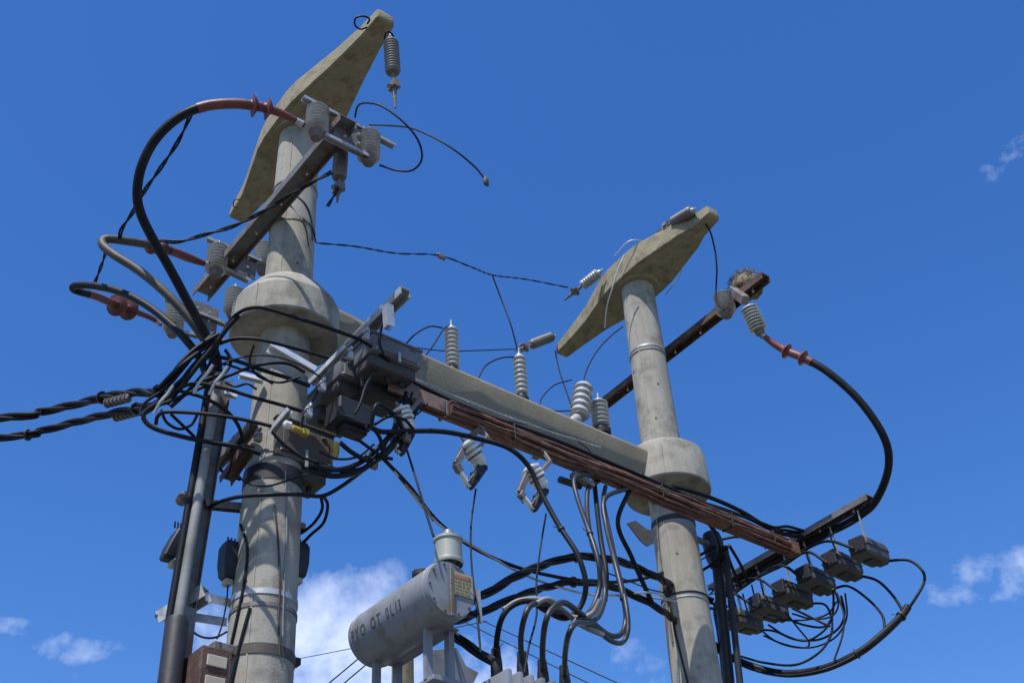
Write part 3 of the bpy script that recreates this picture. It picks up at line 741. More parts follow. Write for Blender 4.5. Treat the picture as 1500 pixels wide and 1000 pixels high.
# tin shaped breather standing above the tank end
q = W(.64, 1.17, 5.14)
CP = MB(); CP.tube_prof(q, Z, [(0, .035), (.02, .035), (.03, .04), (.085, .042)], 16); q = q+Z*.025
link('breather_neck', CP, 'transformer_paint', TR)
CP = MB(); CP.tube_prof(q+Z*.045, Z, [(.03, .03), (.03, .075), (-.012, .088), (.0, .094), (.02, .09), (.022, .086), (.15, .086), (.152, .094), (.17, .094), (.185, .07), (.20, .03), (.235, .022), (.24, .005)], 28)
link('breather', CP, 'can_paint', TR, smooth=40)
# support legs, body, cover, radiators
for k in (.46, 1.02):
    mb = MB(); mb.channel(W(.60-.02, k, 4.50), W(.60-.02, k, 4.86), .05, .03, .004, up=K); link('support_leg', mb, 'transformer_paint', TR)
    mb = MB(); mb.channel(W(.74, k, 4.50), W(.74, k, 4.92), .04, .05, .006, up=K); link('support_leg', mb, 'transformer_paint', TR)
mb = MB(); mb.box(W(.69, .74, 4.845), (.18, .66, .012)); link('cradle', mb, 'transformer_paint', TR, bevel=.002)
mb = MB(); mb.box(W(1.32, .72, 4.0), (1.1, .62, .95)); link('tank', mb, 'transformer_paint', TR, bevel=.02, segs=2)
mb = MB(); mb.box(W(1.26, .72, 4.49), (1.40, .76, .03)); link('cover', mb, 'transformer_paint', TR, bevel=.004)
for i in range(11):
    mb = MB(); s = .92+.085*i; mb.box(W(s, 1.22, 4.11), (.036, .30, .82)); link('cooling_fin', mb, 'transformer_paint', TR, bevel=.012, segs=2)
for i in range(11):
    mb = MB(); s = .92+.085*i; mb.box(W(s, .24, 4.15), (.045, .30, .74)); link('cooling_fin', mb, 'transformer_paint', TR, bevel=.012, segs=2)
# platform for the transformer (below the frame)
PF = thing('transformer_platform', W(2, .7, 3.38), 'concrete platform beams under the grey transformer between the poles', 'platform')
for k in (.28, -.28):
    mb = MB(); mb.box(W(2.03, k, 3.30), (4.6, .18, .24)); link('beam', mb, 'beam_concrete', PF, bevel=.01)
for s in (.9, 1.35, 1.8):
    mb = MB(); mb.box(W(s, .72, 3.47), (.16, 1.3, .09)); link('bearer', mb, 'old_steel', PF, bevel=.004)
# low voltage bushings on the cover
BU = []
for x, y in ((727, 968), (765, 972), (795, 984), (827, 992)):
    q = at(x, y, 'k', .95); BU.append(q)
    mb = MB(); mb.lathe(Vector((q.x, q.y, 4.5)), Z, [(0, .045), (.03, .045)] + sheds(3, .03, .028, .042, .03) + [(max(.13, q.z-4.5), .024)], 18); link('bushing', mb, 'porcelain_grey', TR, smooth=50)
# plates below the conservator
mb = MB(); v = [at(x, y, 'k', .6) for x, y in ((625, 952), (668, 948), (682, 975), (700, 985), (690, 1006), (622, 1000))]; mb.sections([[p-K*.01 for p in v], [p+K*.01 for p in v]]); link('end_bracket', mb, 'transformer_paint', TR, bevel=.003)
mb = MB(); mb.bar(at(700, 863, 'k', 1.1), at(704, 912, 'k', 1.1), .02, .02, up=K); link('sight_gauge', mb, 'galvanized', TR)
mb = MB(); mb.tube(path([(662, 906, 'k', 1.0), (680, 897, 'k', 1.0), (700, 900, 'k', 1.1)]), .018, 10); link('oil_pipe', mb, 'dark_plastic', TR)

# ---------------------------------------------------------------- row of six boxes hanging from the right steel arm
GR = 'black boxes hanging in a row at the right'
bx = [(1273, 808, 'black hanging box at the right end of the row, highest and nearest'), (1234, 829, 'black hanging box second from the right end of the row'),
      (1195, 850, 'black hanging box third from the right end of the row'), (1161, 871, 'black hanging box fourth from the right end, with a vertical groove'),
      (1126, 891, 'black hanging box fifth from the right end of the row'), (1090, 910, 'black hanging box at the left end of the row, lowest')]
ENDS = []
proto = None
for i, (x, y, lab) in enumerate(bx):
    c = at(x, y, 's', 5.33)
    if proto is None:
        o = proto = thing('hanging_box', c, lab, 'fuse box', GR)
        sx, sk, sz = .335, .20, .175
        secs = []
        for z, wa, wb in ((-.5, .86, .86), (-.36, 1, 1), (.18, 1, 1), (.5, .9, .78)):
            secs.append([c+Z*z*sz+B*a*sx*.5*wa+K*b2*sk*.5*wb for a, b2 in ((-1, -1), (1, -1), (1, 1), (-1, 1))])
        mb = MB(); mb.sections(secs); link('case', mb, 'box_plastic', o, bevel=.008, smooth=25)
        mb = MB(); mb.box(c+B*.03-Z*.088, (.17, .10, .03)); link('bottom_cover', mb, 'dark_plastic', o, bevel=.006)
        for e in (-1, 1):
            mb = MB(); mb.tube_prof(c+B*e*.14-Z*.03, B*e, [(0, .035), (.05, .032), (.055, .022), (.075, .022)], 12); link('cable_gland', mb, 'dark_plastic', o)
        mb = MB(); mb.box(c-B*.18+Z*.02, (.035, .15, .14)); link('end_cap', mb, 'dark_plastic', o, bevel=.006)
        mb = MB(); mb.box(c+B*.185-Z*.045, (.07, .11, .07)); link('latch', mb, 'dark_plastic', o, bevel=.012)
        mb = MB(); mb.box(c+Z*.0-B*.0+Z*.008, (.345, .21, .010)); link('lid_rim', mb, 'dark_plastic', o, bevel=.003)
        for e in (-.5, .5):
            mb = MB(); mb.box(c+B*e*.2+K*.098+Z*.035, (.012, .012, .06)); link('rib', mb, 'box_plastic', o, bevel=.003)
        for e in (-1, 1):
            mb = MB(); mb.bar(c+Z*.07+B*e*.012, c+Z*.40+B*e*.004-B*.03, .003, .012, up=K); link('hanger', mb, 'galvanized', o)
    else:
        o = dup(proto, c, lab)
    o.rotation_euler = (random.uniform(-.07, .07), random.uniform(-.07, .07), random.uniform(-.08, .08))
    ENDS.append((c-B*.215-Z*.03, c+B*.215-Z*.03))

# ---------------------------------------------------------------- risers right of the right pole
RS = thing('cable_riser', W(R5+.42, .15, .12), 'pair of black cable pipes rising behind the right pole', 'conduit')
for x0, y0, x1, y1, r in ((1068, 1000, 1048, 800, .05), (1084, 1000, 1062, 800, .03)):
    a = at(x0, y0, 's', 4.62); b_ = at(x1, y1, 's', 4.62); mb = MB(); mb.tube([a-Z*(a.z-.12), a, b_], r, 14); link('pipe', mb, 'dark_plastic', RS)
mb = MB(); mb.lathe(at(1050, 830, 's', 4.6), Z, [(0, .06), (.1, .09), (.25, .10), (.34, .08), (.36, .05)], 16); link('cable_boot', mb, 'dark_plastic', RS)
mb = MB(); mb.bar(at(1018, 788, 's', 4.25), at(1040, 798, 's', 4.55), .05, .04); link('standoff', mb, 'old_steel', RS, bevel=.003)


# ---------------------------------------------------------------- cables and wires
def strands(P, r, n=3, pitch=.28, rs=None):
    """n strands twisted round the path P"""
    mb = MB(); tg = []
    m = len(P); up = Vector((0, 0, 1)); dist = 0
    frames = []
    nrm = (P[1]-P[0]).orthogonal().normalized()
    for i in range(m):
        a = P[max(0, i-1)]; b = P[min(m-1, i+1)]; t = (b-a).normalized(); nrm = (nrm-t*nrm.dot(t)).normalized(); frames.append((nrm.copy(), t.cross(nrm)))
    for s in range(n):
        q = []; dist = 0
        for i in range(m):
            if i: dist += (P[i]-P[i-1]).length
            a = 2*math.pi*(s/n+dist/pitch); u, w = frames[i]; q.append(P[i]+(u*math.cos(a)+w*math.sin(a))*r*1.02)
        mb.tube(q, rs or r*.93, 7)
    return mb


def resample(P, step):
    out = [P[0]]; acc_ = 0
    for i in range(1, len(P)):
        seg = (P[i]-P[i-1]); l = seg.length
        n = max(1, int(l/step))
        for j in range(1, n+1): out.append(P[i-1]+seg*(j/n))
    return out


def cable(label, items, r, m='cable_black', name='cable', cat='cable', group=None, twist=0, ties=()):
    P = path(items)
    if twist:
        P = resample(P, .03); mb = strands(P, r*.5, twist, pitch=max(.35, r*26))
    else:
        # faint hand-bent irregularity
        mb = MB(); mb.tube(P, r, 9)
    o = solo(name, mb, m, label, cat, group, smooth=60)
    for x, y in ties:
        d = ray(x, y); i = max(range(len(P)), key=lambda i: (P[i]-EYE).normalized().dot(d)); i = min(max(i, 1), len(P)-2)
        t = (P[i+1]-P[i-1]).normalized(); q = MB(); rr2 = r*1.35
        q.tube_prof(P[i]-t*.008, t, [(0, rr2), (.016, rr2)], 12); u = t.orthogonal().normalized(); q.tube([P[i]+u*rr2, P[i]+u*(rr2+.05)-t*.01], .003, 5)
        c = link('cable_tie', q, 'dark_plastic', o, origin=o['_o']); c.location = (0, 0, 0)
    return o, P


def along(P, x, y):
    d = ray(x, y); i = max(range(len(P)), key=lambda i: (P[i]-EYE).normalized().dot(d)); i = min(max(i, 1), len(P)-2)
    return i, (P[i+1]-P[i-1]).normalized()


def term(label, items, r, red_to, shedpts, rsh, ri=0, lug=True, shed_m='heatshrink_red'):
    """power cable with a red heat shrink end and rain sheds"""
    P = path(items); i, t = along(P, *red_to)
    mb = MB(); mb.tube(P[i-1:], r, 12); o = solo('power_cable', mb, 'cable_black' if ri == 0 else 'cable_weathered', label, 'cable', 'power cables with red ends', smooth=60)
    mb = MB(); Q = P[:i+1]; n = len(Q); mb.tube(Q, [r*(.62+.50*min(1, j/(n*.55))) for j in range(n)], 12); c = link('red_sleeve', mb, 'heatshrink_red', o, origin=o['_o'], smooth=60); c.location = (0, 0, 0)
    for x, y in shedpts:
        j, t = along(P, x, y); mb = MB(); mb.lathe(P[j]-t*.03, t, [(0, r), (.01, r*1.3), (.03, rsh), (.036, rsh), (.04, rsh*.7), (.05, r*1.2), (.07, r)], 20)
        c = link('rain_shed', mb, shed_m, o, origin=o['_o'], smooth=40); c.location = (0, 0, 0)
    mb = MB(); mb.tube([P[0], P[2]], r*.5, 10); mb.tube([P[1], P[4]], [r*.75, r*.72], 12); c = link('metal_lug', mb, 'galvanized', o, origin=o['_o']); c.location = (0, 0, 0)
    return P


T1 = term('highest black power cable, big loop with red end below the left crossarm', [(447, 184, 'k', 1.13), (424, 172), (400, 162), (372, 155), (340, 152), (300, 156), (262, 172), (228, 204), (207, 245), (201, 285, 9.1), (207, 315), (224, 350), (247, 390), (274, 440), (300, 487), (316, 520, 9.0), (320, 560, 'k', .03)], .034, (290, 158), ((371, 155), (391, 160)), .085)
T2 = term('second power cable, weathered, bent sharply back at the far left', [(306, 388, 'k', -.64), (288, 382), (265, 373), (240, 364), (215, 358), (185, 353), (160, 350, 9.8), (150, 353), (152, 361), (168, 374), (197, 392), (226, 414), (256, 442), (282, 472), (304, 505), (314, 535, 9.0), (316, 575, 'k', 0)], .033, (248, 366), ((222, 360), (236, 364)), .07, ri=1)
T3 = term('lowest power cable with a flat loop and large red sheds at the far left', [(236, 476, 'k', -1.45), (222, 466), (200, 457), (180, 450), (160, 442), (138, 433), (118, 428), (107, 423, 10.2), (112, 418), (140, 419), (177, 428), (216, 448), (250, 475), (276, 502), (294, 528, 9.05), (306, 560, 'k', .0)], .029, (128, 431), ((172, 447), (188, 453)), .095)
T4 = term('single black power cable in a wide loop at the right with two red sheds', [(1112, 486, 'k', 1.2), (1130, 501), (1152, 514), (1176, 524), (1210, 543), (1250, 577), (1280, 614), (1298, 648, 11.4), (1302, 678), (1295, 708), (1280, 737), (1262, 753, 's', 5.34), (1238, 768, 's', 5.35), (1205, 784, 's', 5.35), (1175, 800, 's', 5.35), (1130, 826, 's', 5.36), (1090, 850, 's', 5.36), (1062, 868, 's', 5.3), (1050, 890, 's', 5.0), (1056, 930, 's', 4.7), (1065, 1010, 's', 4.7)], .036, (1190, 531), ((1151, 513), (1174, 523)), .075)

cable('twisted black wire tied between the two upper power cable loops', [(283, 160, 9.2), (262, 205), (236, 245), (214, 276), (195, 310), (179, 334), (175, 350, 9.7)], .017, twist=2, name='wire', cat='wire')
cable('short wire linking the second and third power cable loops', [(156, 366, 9.75), (148, 390), (138, 416, 10.1)], .014, twist=2, name='wire', cat='wire')
cable('twisted wire from the second red cable up across the left crossarm', [(228, 352, 9.9), (262, 354), (295, 345), (345, 330), (392, 306), (430, 282), (460, 266), (486, 252, 'k', .95)], .018, twist=2, name='wire', cat='wire')
cable('thin wire from the hub to the right insulator of the top bracket', [(496, 262, 'k', .95), (493, 280), (480, 302, 9.1)], .014, twist=2, name='wire', cat='wire')

GH = 'aerial cable bundles leaving to the left'
cable('upper aerial cable bundle leaving the picture at the left', [(-900, 668, 16.0), (-400, 640, 12.5), (0, 612, 10.2), (60, 603), (110, 592), (160, 580), (205, 574), (232, 573), (262, 540, 8.7), (290, 512), (318, 490, 8.9)], .036, twist=3, group=GH, ties=((150, 583), (230, 573)))
cable('lower aerial cable bundle leaving the picture at the left', [(-900, 720, 16.0), (-400, 675, 12.3), (0, 641, 10.0), (60, 631), (110, 618), (160, 606), (205, 597), (235, 588), (265, 560, 8.7), (296, 526), (318, 500, 8.9)], .033, twist=3, group=GH, ties=((42, 634), (200, 598)))
for x, y, lab, g_ in ((172, 588, 'grey clamp wrapped under the upper aerial bundle at the left', 0), (185, 608, 'brown clamp under the lower aerial bundle at the left', 1)):
    a = at(x-17, y+3, 9.35); b_ = at(x+17, y-6, 9.15); mb = MB(); mb.bar(a, b_, .05, .05); ob = solo('bundle_clamp', mb, 'old_steel', lab, 'clamp', 'clamps on the aerial bundles', bevel=.012)
    for j in range(6):
        p = a.lerp(b_, (j+.5)/6); t = (b_-a).normalized(); mb = MB(); mb.tube_prof(p-t*.006, t, [(0, .036), (.012, .036)], 12); c = link('wrap', mb, 'old_steel', ob, origin=ob['_o']); c.location = (0, 0, 0)
# knot of cables near the hub
hub = [
 ('cable arching over the left collar face', [(312, 520, 8.9), (330, 482), (347, 460), (372, 450, 8.75), (402, 455), (440, 467), (480, 480, 8.75), (532, 500, 8.9), (570, 528, 'k', .7)], .017),
 ('cable sagging across the underside of the left collar', [(322, 503, 8.9), (345, 496), (378, 497, 8.8), (420, 507), (460, 518), (492, 527, 8.9)], .016),
 ('cable from the hub straight to the bright steel channel', [(305, 520, 8.9), (345, 528), (382, 541, 8.75), (420, 553), (454, 565, 8.8)], .018),
 ('cable pair rising gently over the left pole', [(238, 592, 8.6), (290, 570), (340, 548), (382, 534, 8.7), (420, 532), (446, 545, 8.8)], .015),
 ('cable reaching the left pole just under the bright channel', [(250, 575, 8.6), (282, 562), (322, 567), (372, 582, 8.6), (412, 593), (448, 604, 8.7)], .016),
 ('cable running level to the lower arm of the left pole', [(228, 622, 8.5), (232, 608), (248, 603), (300, 606), (350, 613), (398, 624, 8.4)], .016),
 ('lowest hub cable sagging across the conduit', [(235, 588, 8.6), (214, 602), (211, 614), (226, 627), (262, 638), (300, 646), (348, 654), (382, 664, 8.5)], .020),
 ('cable drooping right of the conduit down to the rusty end piece', [(262, 572, 8.6), (300, 583), (332, 602), (350, 625), (355, 650), (350, 668, 8.7)], .016),
 ('cable slanting down behind the conduit to the rusty end piece', [(250, 606, 8.9), (285, 640), (305, 665, 8.95), (328, 692), (352, 702, 8.8)], .014),
 ('twisted cable climbing from the hub to the collar', [(300, 540, 8.9), (325, 533), (352, 540), (372, 545, 8.8), (400, 562)], .012),
 ('hub cable hooked round the top of the conduit', [(290, 560, 8.7), (312, 552), (330, 545), (338, 528), (330, 512, 8.9)], .015),
 ('cable looping down left of the hub', [(232, 586, 8.6), (222, 600), (206, 607), (212, 590), (234, 575, 8.7)], .013),
 ('thick hub cable rising to the power cables', [(244, 592, 8.65), (268, 563), (292, 532), (312, 508), (335, 478), (350, 462, 8.8)], .021),
 ('second thick hub cable beside the conduit top', [(250, 596, 8.6), (276, 572), (300, 545), (314, 520), (322, 492, 8.9)], .018),
]
for lab, it, r in hub: cable(lab, it, r*.82, group='black cables around the conduit top')
for i, (x, y) in enumerate(((296, 560), (318, 562), (238, 590))):
    P = path([(x-12, y+16, 8.55), (x-4, y), (x+8, y-14), (x+16, y-26, 8.6)]); mb = MB(); mb.tube(P, .011, 8)
    solo('wire_tie', mb, 'wire_alu', ('pale wire tie wound round the hub cables beside the conduit', 'pale wire tie at the conduit top', 'pale wire tie where the two aerial bundles meet')[i], 'wire tie', 'pale wire ties')

clus = [
 ('cable hanging in a bow below the junction box to the tie beam, lowest', [(300, 747, 's', -.45), (322, 735), (352, 727, 8.2), (400, 724, 8.1), (440, 724), (472, 726, 8.4), (500, 712), (530, 690), (560, 668), (588, 635), (604, 600, 'k', .55), (600, 570, 'k', .52)], .014),
 ('thick cable curving up from the left pole to the rusty beam', [(455, 690, 8.3), (490, 697), (525, 690), (556, 668, 8.6), (585, 640), (603, 610), (608, 585, 'k', .56)], .020),
 ('second thick cable curving up beside the leftmost cutout fuse', [(460, 682, 8.3), (492, 688), (522, 680), (552, 658, 8.6), (578, 628), (592, 600), (594, 575, 'k', .55)], .019),
 ('cable from the dark box looping under the yellow clamp', [(498, 648, 8.4), (515, 662), (538, 674), (556, 672), (575, 655, 8.7), (600, 620), (612, 596, 'k', .6)], .017),
 ('short cable loop just right of the near black box', [(543, 628, 8.5), (548, 600), (554, 592), (566, 598), (582, 612), (594, 640, 8.7)], .015),
 ('small cable bow inside the knot right of the black box', [(540, 620, 8.5), (556, 640), (560, 665), (548, 676, 8.6)], .014),
 ('cable leaving the junction box under the yellow clamp', [(452, 684, 8.3), (480, 684), (505, 690), (530, 686), (550, 674, 8.6)], .015),
 ('dark loop hanging right of the left pole, outer', [(474, 726, 8.3), (480, 740), (474, 765), (455, 783), (442, 797, 's', .22)], .011),
 ('dark loop hanging right of the left pole, inner', [(470, 726, 8.3), (472, 745), (462, 763), (448, 776), (438, 782, 's', .22)], .011),
 ('thin cable on the right edge of the black box knot', [(520, 640, 8.5), (540, 655), (560, 668), (575, 672, 8.6)], .012),
]
for lab, it, r in clus: cable(lab, it, r, group='black cables below the switch boxes', ties=((546, 680),) if 'second thick' in lab else ())

b0, b1, b2_, b3 = BU
E1, PE = cable('long grey cable from the black box under the rusty beam to the first bushing', [(536, 622, 8.5), (560, 632), (600, 631, 8.7), (650, 632), (700, 642, 8.9), (745, 656), (774, 682, 8.9), (792, 720), (818, 768), (846, 812), (858, 855, 8.4), (850, 888), (828, 905), (800, 894), (775, 880), (750, 887), (735, 905, 7.9), (728, 935), b0], .019, 'cable_black', ties=((822, 775), (730, 950)))
cable('grey low voltage cable dipping to the second transformer bushing', [W(2.60, .52, 6.87), (842, 700, 'k', .55), (846, 730), (862, 775), (876, 820, 9.0), (878, 860), (866, 893), (848, 906), (822, 898), (798, 884), (778, 886), (768, 905, 7.9), (763, 935), b1], .019, 'cable_grey', ties=((864, 780),))
cable('grey low voltage cable with the deepest loop, to the third bushing', [W(3.0, .52, 6.87), (886, 730, 'k', .55), (888, 770), (900, 820), (912, 870, 9.0), (917, 905), (910, 928), (893, 930), (872, 915), (850, 898), (826, 882), (808, 892), (799, 912, 7.9), (795, 945), b2_], .020, 'cable_grey', ties=((911, 875),))
cable('grey low voltage cable bending to the fourth bushing', [W(2.72, .46, 6.87), (862, 715, 'k', .5), (860, 745), (866, 790), (882, 835, 9.0), (886, 870), (878, 900), (862, 912), (845, 912), (834, 926, 7.9), (828, 955), b3], .019, 'cable_grey')
cable('grey cable swinging from the bushings up to the rusty beam, outer', [(836, 918, 8.2), (850, 905), (872, 920), (895, 938), (912, 940), (920, 920, 8.8), (916, 880), (904, 830), (893, 780), (884, 735), (887, 712, 'k', .5)], .018, 'cable_grey')
cable('pale looped cable resting on top of the low voltage cables', [(738, 893, 8.0), (760, 880), (790, 878), (815, 893), (845, 905, 8.3), (868, 898), (880, 878)], .020, 'conduit_grey')
cable('second pale looped cable above the transformer bushings', [(782, 885, 8.0), (802, 877), (822, 890), (850, 914, 8.3), (885, 930)], .018, 'conduit_grey')
cable('dark cable behind the hanging low voltage cables', [(870, 698, 'k', .4), (874, 740), (880, 790), (888, 840, 9.2), (886, 880)], .02, 'cable_black')
cable('thin black cable slanting down to the right pole', [W(3.05, .5, 6.9), (905, 765, 'k', .4), (925, 815), (945, 860), (958, 888, 'k', .3)], .02, 'cable_black')
for q, lab in zip(BU, ('first', 'second', 'third', 'fourth')):
    mb = MB(); mb.lathe(q-Z*.12, Z, [(0, .03), (.02, .04), (.10, .038), (.16, .032), (.2, .03)], 14); c = link('bushing_boot', mb, 'dark_plastic', TR, smooth=40)

GF = 'fine loose wires in the tangle round the left pole'
fine = [
 ('fine wire arching from the hub over to the slanting strap', [(300, 545, 8.7), (340, 527), (385, 520), (430, 530), (470, 552, 8.7)]),
 ('fine wire drooping from the collar underside to the bright channel', [(372, 505, 8.8), (366, 530), (380, 552), (410, 560), (440, 552, 8.7)]),
 ('fine wire from the first switch box down to the near black box', [(548, 545, 8.7), (536, 565), (528, 590), (520, 606, 8.5)]),
 ('fine wire hanging in front of the second switch box', [(500, 560, 8.6), (492, 585), (500, 605), (518, 612, 8.5)]),
 ('fine wire down the slanting strap to the yellow clamp', [(470, 556, 8.6), (462, 580), (448, 600), (440, 626, 8.4)]),
 ('fine wire crossing the junction box diagonally', [(398, 632, 8.3), (415, 650), (440, 668), (468, 678, 8.3)]),
 ('fine wire bow under the junction box, left side', [(345, 690, 8.5), (360, 706), (388, 712), (420, 704), (450, 694, 8.3)]),
 ('fine wire from the junction box to the knot of cables', [(466, 660, 8.3), (495, 672), (525, 668), (548, 650, 8.6)]),
 ('fine wire looping above the long grey cable', [(548, 622, 8.6), (570, 610), (592, 614), (606, 628), (622, 632, 8.8)]),
 ('fine wire rising beside the leftmost cutout fuse', [(556, 668, 8.6), (572, 640), (590, 618), (612, 606), (626, 590, 'k', .56)]),
 ('fine wire dropping from the rusty beam near its left end', [(604, 575, 'k', .56), (598, 592), (586, 604), (570, 606, 8.7)]),
 ('fine wire from the galvanized arm down to the first switch box', [(568, 456, 'k', .95), (560, 475), (556, 500), (562, 520, 8.8)]),
 ('fine wire running along the lower arm tip to the cable connectors', [(352, 640, 8.5), (342, 660), (338, 682), (332, 700, 8.6)]),
 ('fine wire between the conduit top and the left pole', [(330, 560, 8.9), (345, 566), (362, 562), (376, 570, 8.8)]),
 ('fine wire loop left of the conduit below the bundles', [(236, 600, 8.6), (244, 618), (262, 628), (280, 622), (290, 605, 8.7)]),
]
for i, (lab, it) in enumerate(fine): cable(lab, it, .0065+.002*(i % 3), name='wire', cat='wire', group=GF)
hw = [(472, 566, 8.55, 'small steel clamp at the foot of the slanting strap'), (512, 520, 8.75, 'small steel clamp where the slanting strap meets the switch boxes'), (452, 604, 8.4, 'small steel clamp on the pole between strap and yellow clamp'), (536, 492, 8.9, 'small steel clamp on the root of the galvanized arm'), (548, 680, 8.6, 'small dark clamp gripping the cables under the yellow clamp'), (596, 640, 8.7, 'small dark clamp in the cable knot beside the leftmost fuse'), (378, 640, 8.4, 'small bolt clamp on the left edge of the junction box')]
for i, (x, y, d, lab) in enumerate(hw):
    p = at(x, y, d); mb = MB(); mb.box(p, (.05, .04, .07), (B, K, Z)); mb.box(p+Z*.05, (.02, .07, .03)); ob = solo('clamp', mb, 'galvanized' if i < 4 else 'old_steel', lab, 'clamp', 'small clamps in the left tangle', bevel=.006)
    mb = MB(); mb.tube([p-K*.04-B*.03, p+K*.05-B*.03], .006, 6); c = link('bolt', mb, 'old_steel', ob, origin=ob['_o']); c.location = (0, 0, 0)
GP = 'thick twisted bundles between the transformer and the right pole'
cable('upper twisted black bundle passing over the hanging cables to the right pole', [(600, 915, 8.3), (660, 893, 8.6), (705, 873, 8.9), (760, 842), (800, 826), (845, 815, 9.8), (900, 820), (935, 832), (968, 848, 'k', .25), (1000, 866, 'k', -.2), (1044, 880, 's', 4.6)], .036, twist=3, group=GP, ties=((845, 816),))
cable('lower twisted black bundle reaching the right pole', [(600, 930, 8.3), (660, 912, 8.6), (700, 898, 8.9), (760, 873), (800, 860), (840, 852, 9.8), (885, 856), (925, 870), (968, 893, 'k', .25), (1010, 925, 'k', -.2), (1048, 945, 's', 4.6)], .033, twist=3, group=GP, ties=((838, 853),))
cable('short twisted bundle running down to the first bushing', [(640, 905, 8.0), (665, 930), (690, 948), (722, 968, 7.7)], .034, twist=3, group=GP)
cable('thick black bundle in a wide curve at the lower right', [(1046, 944, 's', 4.6), (1062, 957, 's', 4.7), (1100, 975), (1150, 986), (1205, 979), (1255, 957, 11.0), (1290, 931), (1320, 902), (1330, 888, 11.3)], .034, group='cables of the hanging boxes', ties=((1254, 957), (1320, 902)))
GX = 'cables of the hanging boxes'
e = ENDS
cable('outermost cable from the right end box into the wide curve', [e[0][1], (1330, 820), (1350, 834), (1354, 850), (1342, 874), (1320, 904, 11.2), (1288, 933), (1252, 960), (1205, 981, 10.9), (1150, 989), (1100, 979), (1058, 958, 's', 4.7)], .013, group=GX)
cable('cable bowing from the second box into the wide curve', [e[1][1], (1285, 850), (1308, 872), (1322, 896), (1318, 908, 11.2)], .013, group=GX)
cable('cable bowing from the third box into the wide curve', [e[2][1], (1242, 858), (1270, 876), (1292, 900), (1296, 922, 11.1)], .012, group=GX)
cable('cable from the fourth box hanging straight then curving under the row', [e[3][1], (1208, 885), (1218, 905), (1217, 930), (1200, 955), (1165, 973, 11.0), (1120, 970), (1082, 960, 's', 4.9)], .011, group=GX)
cable('cable loop under the fifth box', [e[4][1], (1175, 914), (1205, 918), (1218, 905), (1221, 880), (1220, 862, 11.4)], .011, group=GX)
cable('second cable loop under the fifth box', [(1160, 890, 11.5), (1185, 902), (1205, 912), (1216, 917, 11.4)], .011, group=GX)
cable('wide cable loop under the left end box', [e[5][1], (1135, 924), (1165, 936), (1200, 936), (1228, 920), (1237, 898), (1232, 872, 11.4)], .011, group=GX)
cable('inner cable loop under the left end box', [(1125, 914, 11.5), (1150, 930), (1180, 938), (1205, 925), (1220, 905, 11.4)], .010, group=GX)
cable('thin cable hanging below the third box to the wide curve', [(1226, 868, 11.5), (1236, 900), (1234, 930), (1222, 966, 11.0)], .009, group=GX)
cable('cable arch into the left side of the right end box', [(1045, 885, 's', 5.2), (1095, 853, 's', 5.25), (1140, 828, 's', 5.2), (1175, 807, 's', 5.15), (1212, 792), e[0][0]], .014, group=GX)
cable('cable arch into the left side of the second box', [(1050, 880, 's', 5.2), (1110, 845, 's', 5.2), (1150, 826, 's', 5.15), (1182, 808), e[1][0]], .014, group=GX)
cable('cable arch into the left side of the third box', [(1070, 872, 's', 5.2), (1105, 848, 's', 5.2), (1130, 831), (1150, 829), e[2][0]], .014, group=GX)
cable('cable arch into the left side of the fourth box', [(1060, 866, 's', 5.2), (1095, 848, 's', 5.2), (1116, 850), e[3][0]], .012, group=GX)
cable('cable into the left side of the fifth box', [(1040, 862, 's', 5.0), (1070, 866), e[4][0]], .012, group=GX)
cable('cable into the left side of the left end box', [(1008, 872, 's', 4.0), (1025, 888), (1048, 892), e[5][0]], .013, group=GX)
cable('black cable coiled round the left end of the boxes arm', [(1066, 800, 's', 4.5), (1048, 822), (1022, 840), (1009, 858), (1012, 876), (1030, 888), (1060, 893, 's', 4.9)], .014, group=GX)
cable('cable from the rusty beam to the pipe behind the right pole', [(1038, 765, 'k', .45), (1050, 785), (1056, 815), (1066, 850, 's', 4.8)], .02, group=GX)
cable('two strand cable under the end of the rusty beam', [(1055, 790, 's', 4.7), (1080, 786), (1112, 790), (1140, 800, 's', 5.2)], .012, group=GX)
cable('fan cable left of the box row, left strand', [(1062, 800, 's', 4.7), (1072, 830), (1085, 858, 's', 5.2)], .016, group=GX)
cable('fan cable left of the box row, right strand', [(1068, 798, 's', 4.7), (1084, 825), (1096, 852, 's', 5.2)], .015, group=GX)
for i, (x, y) in enumerate(((1105, 872), (1118, 868), (1092, 885), (1078, 888))):
    cable(('short drop wire left of the fourth box', 'short drop wire beside the fourth box', 'short drop wire above the fifth box', 'short drop wire above the left end box')[i], [(x-4, y-16, 's', 5.3), (x, y), (x+7, y+22, 's', 5.32)], .008, name='wire', cat='wire', group=GX)

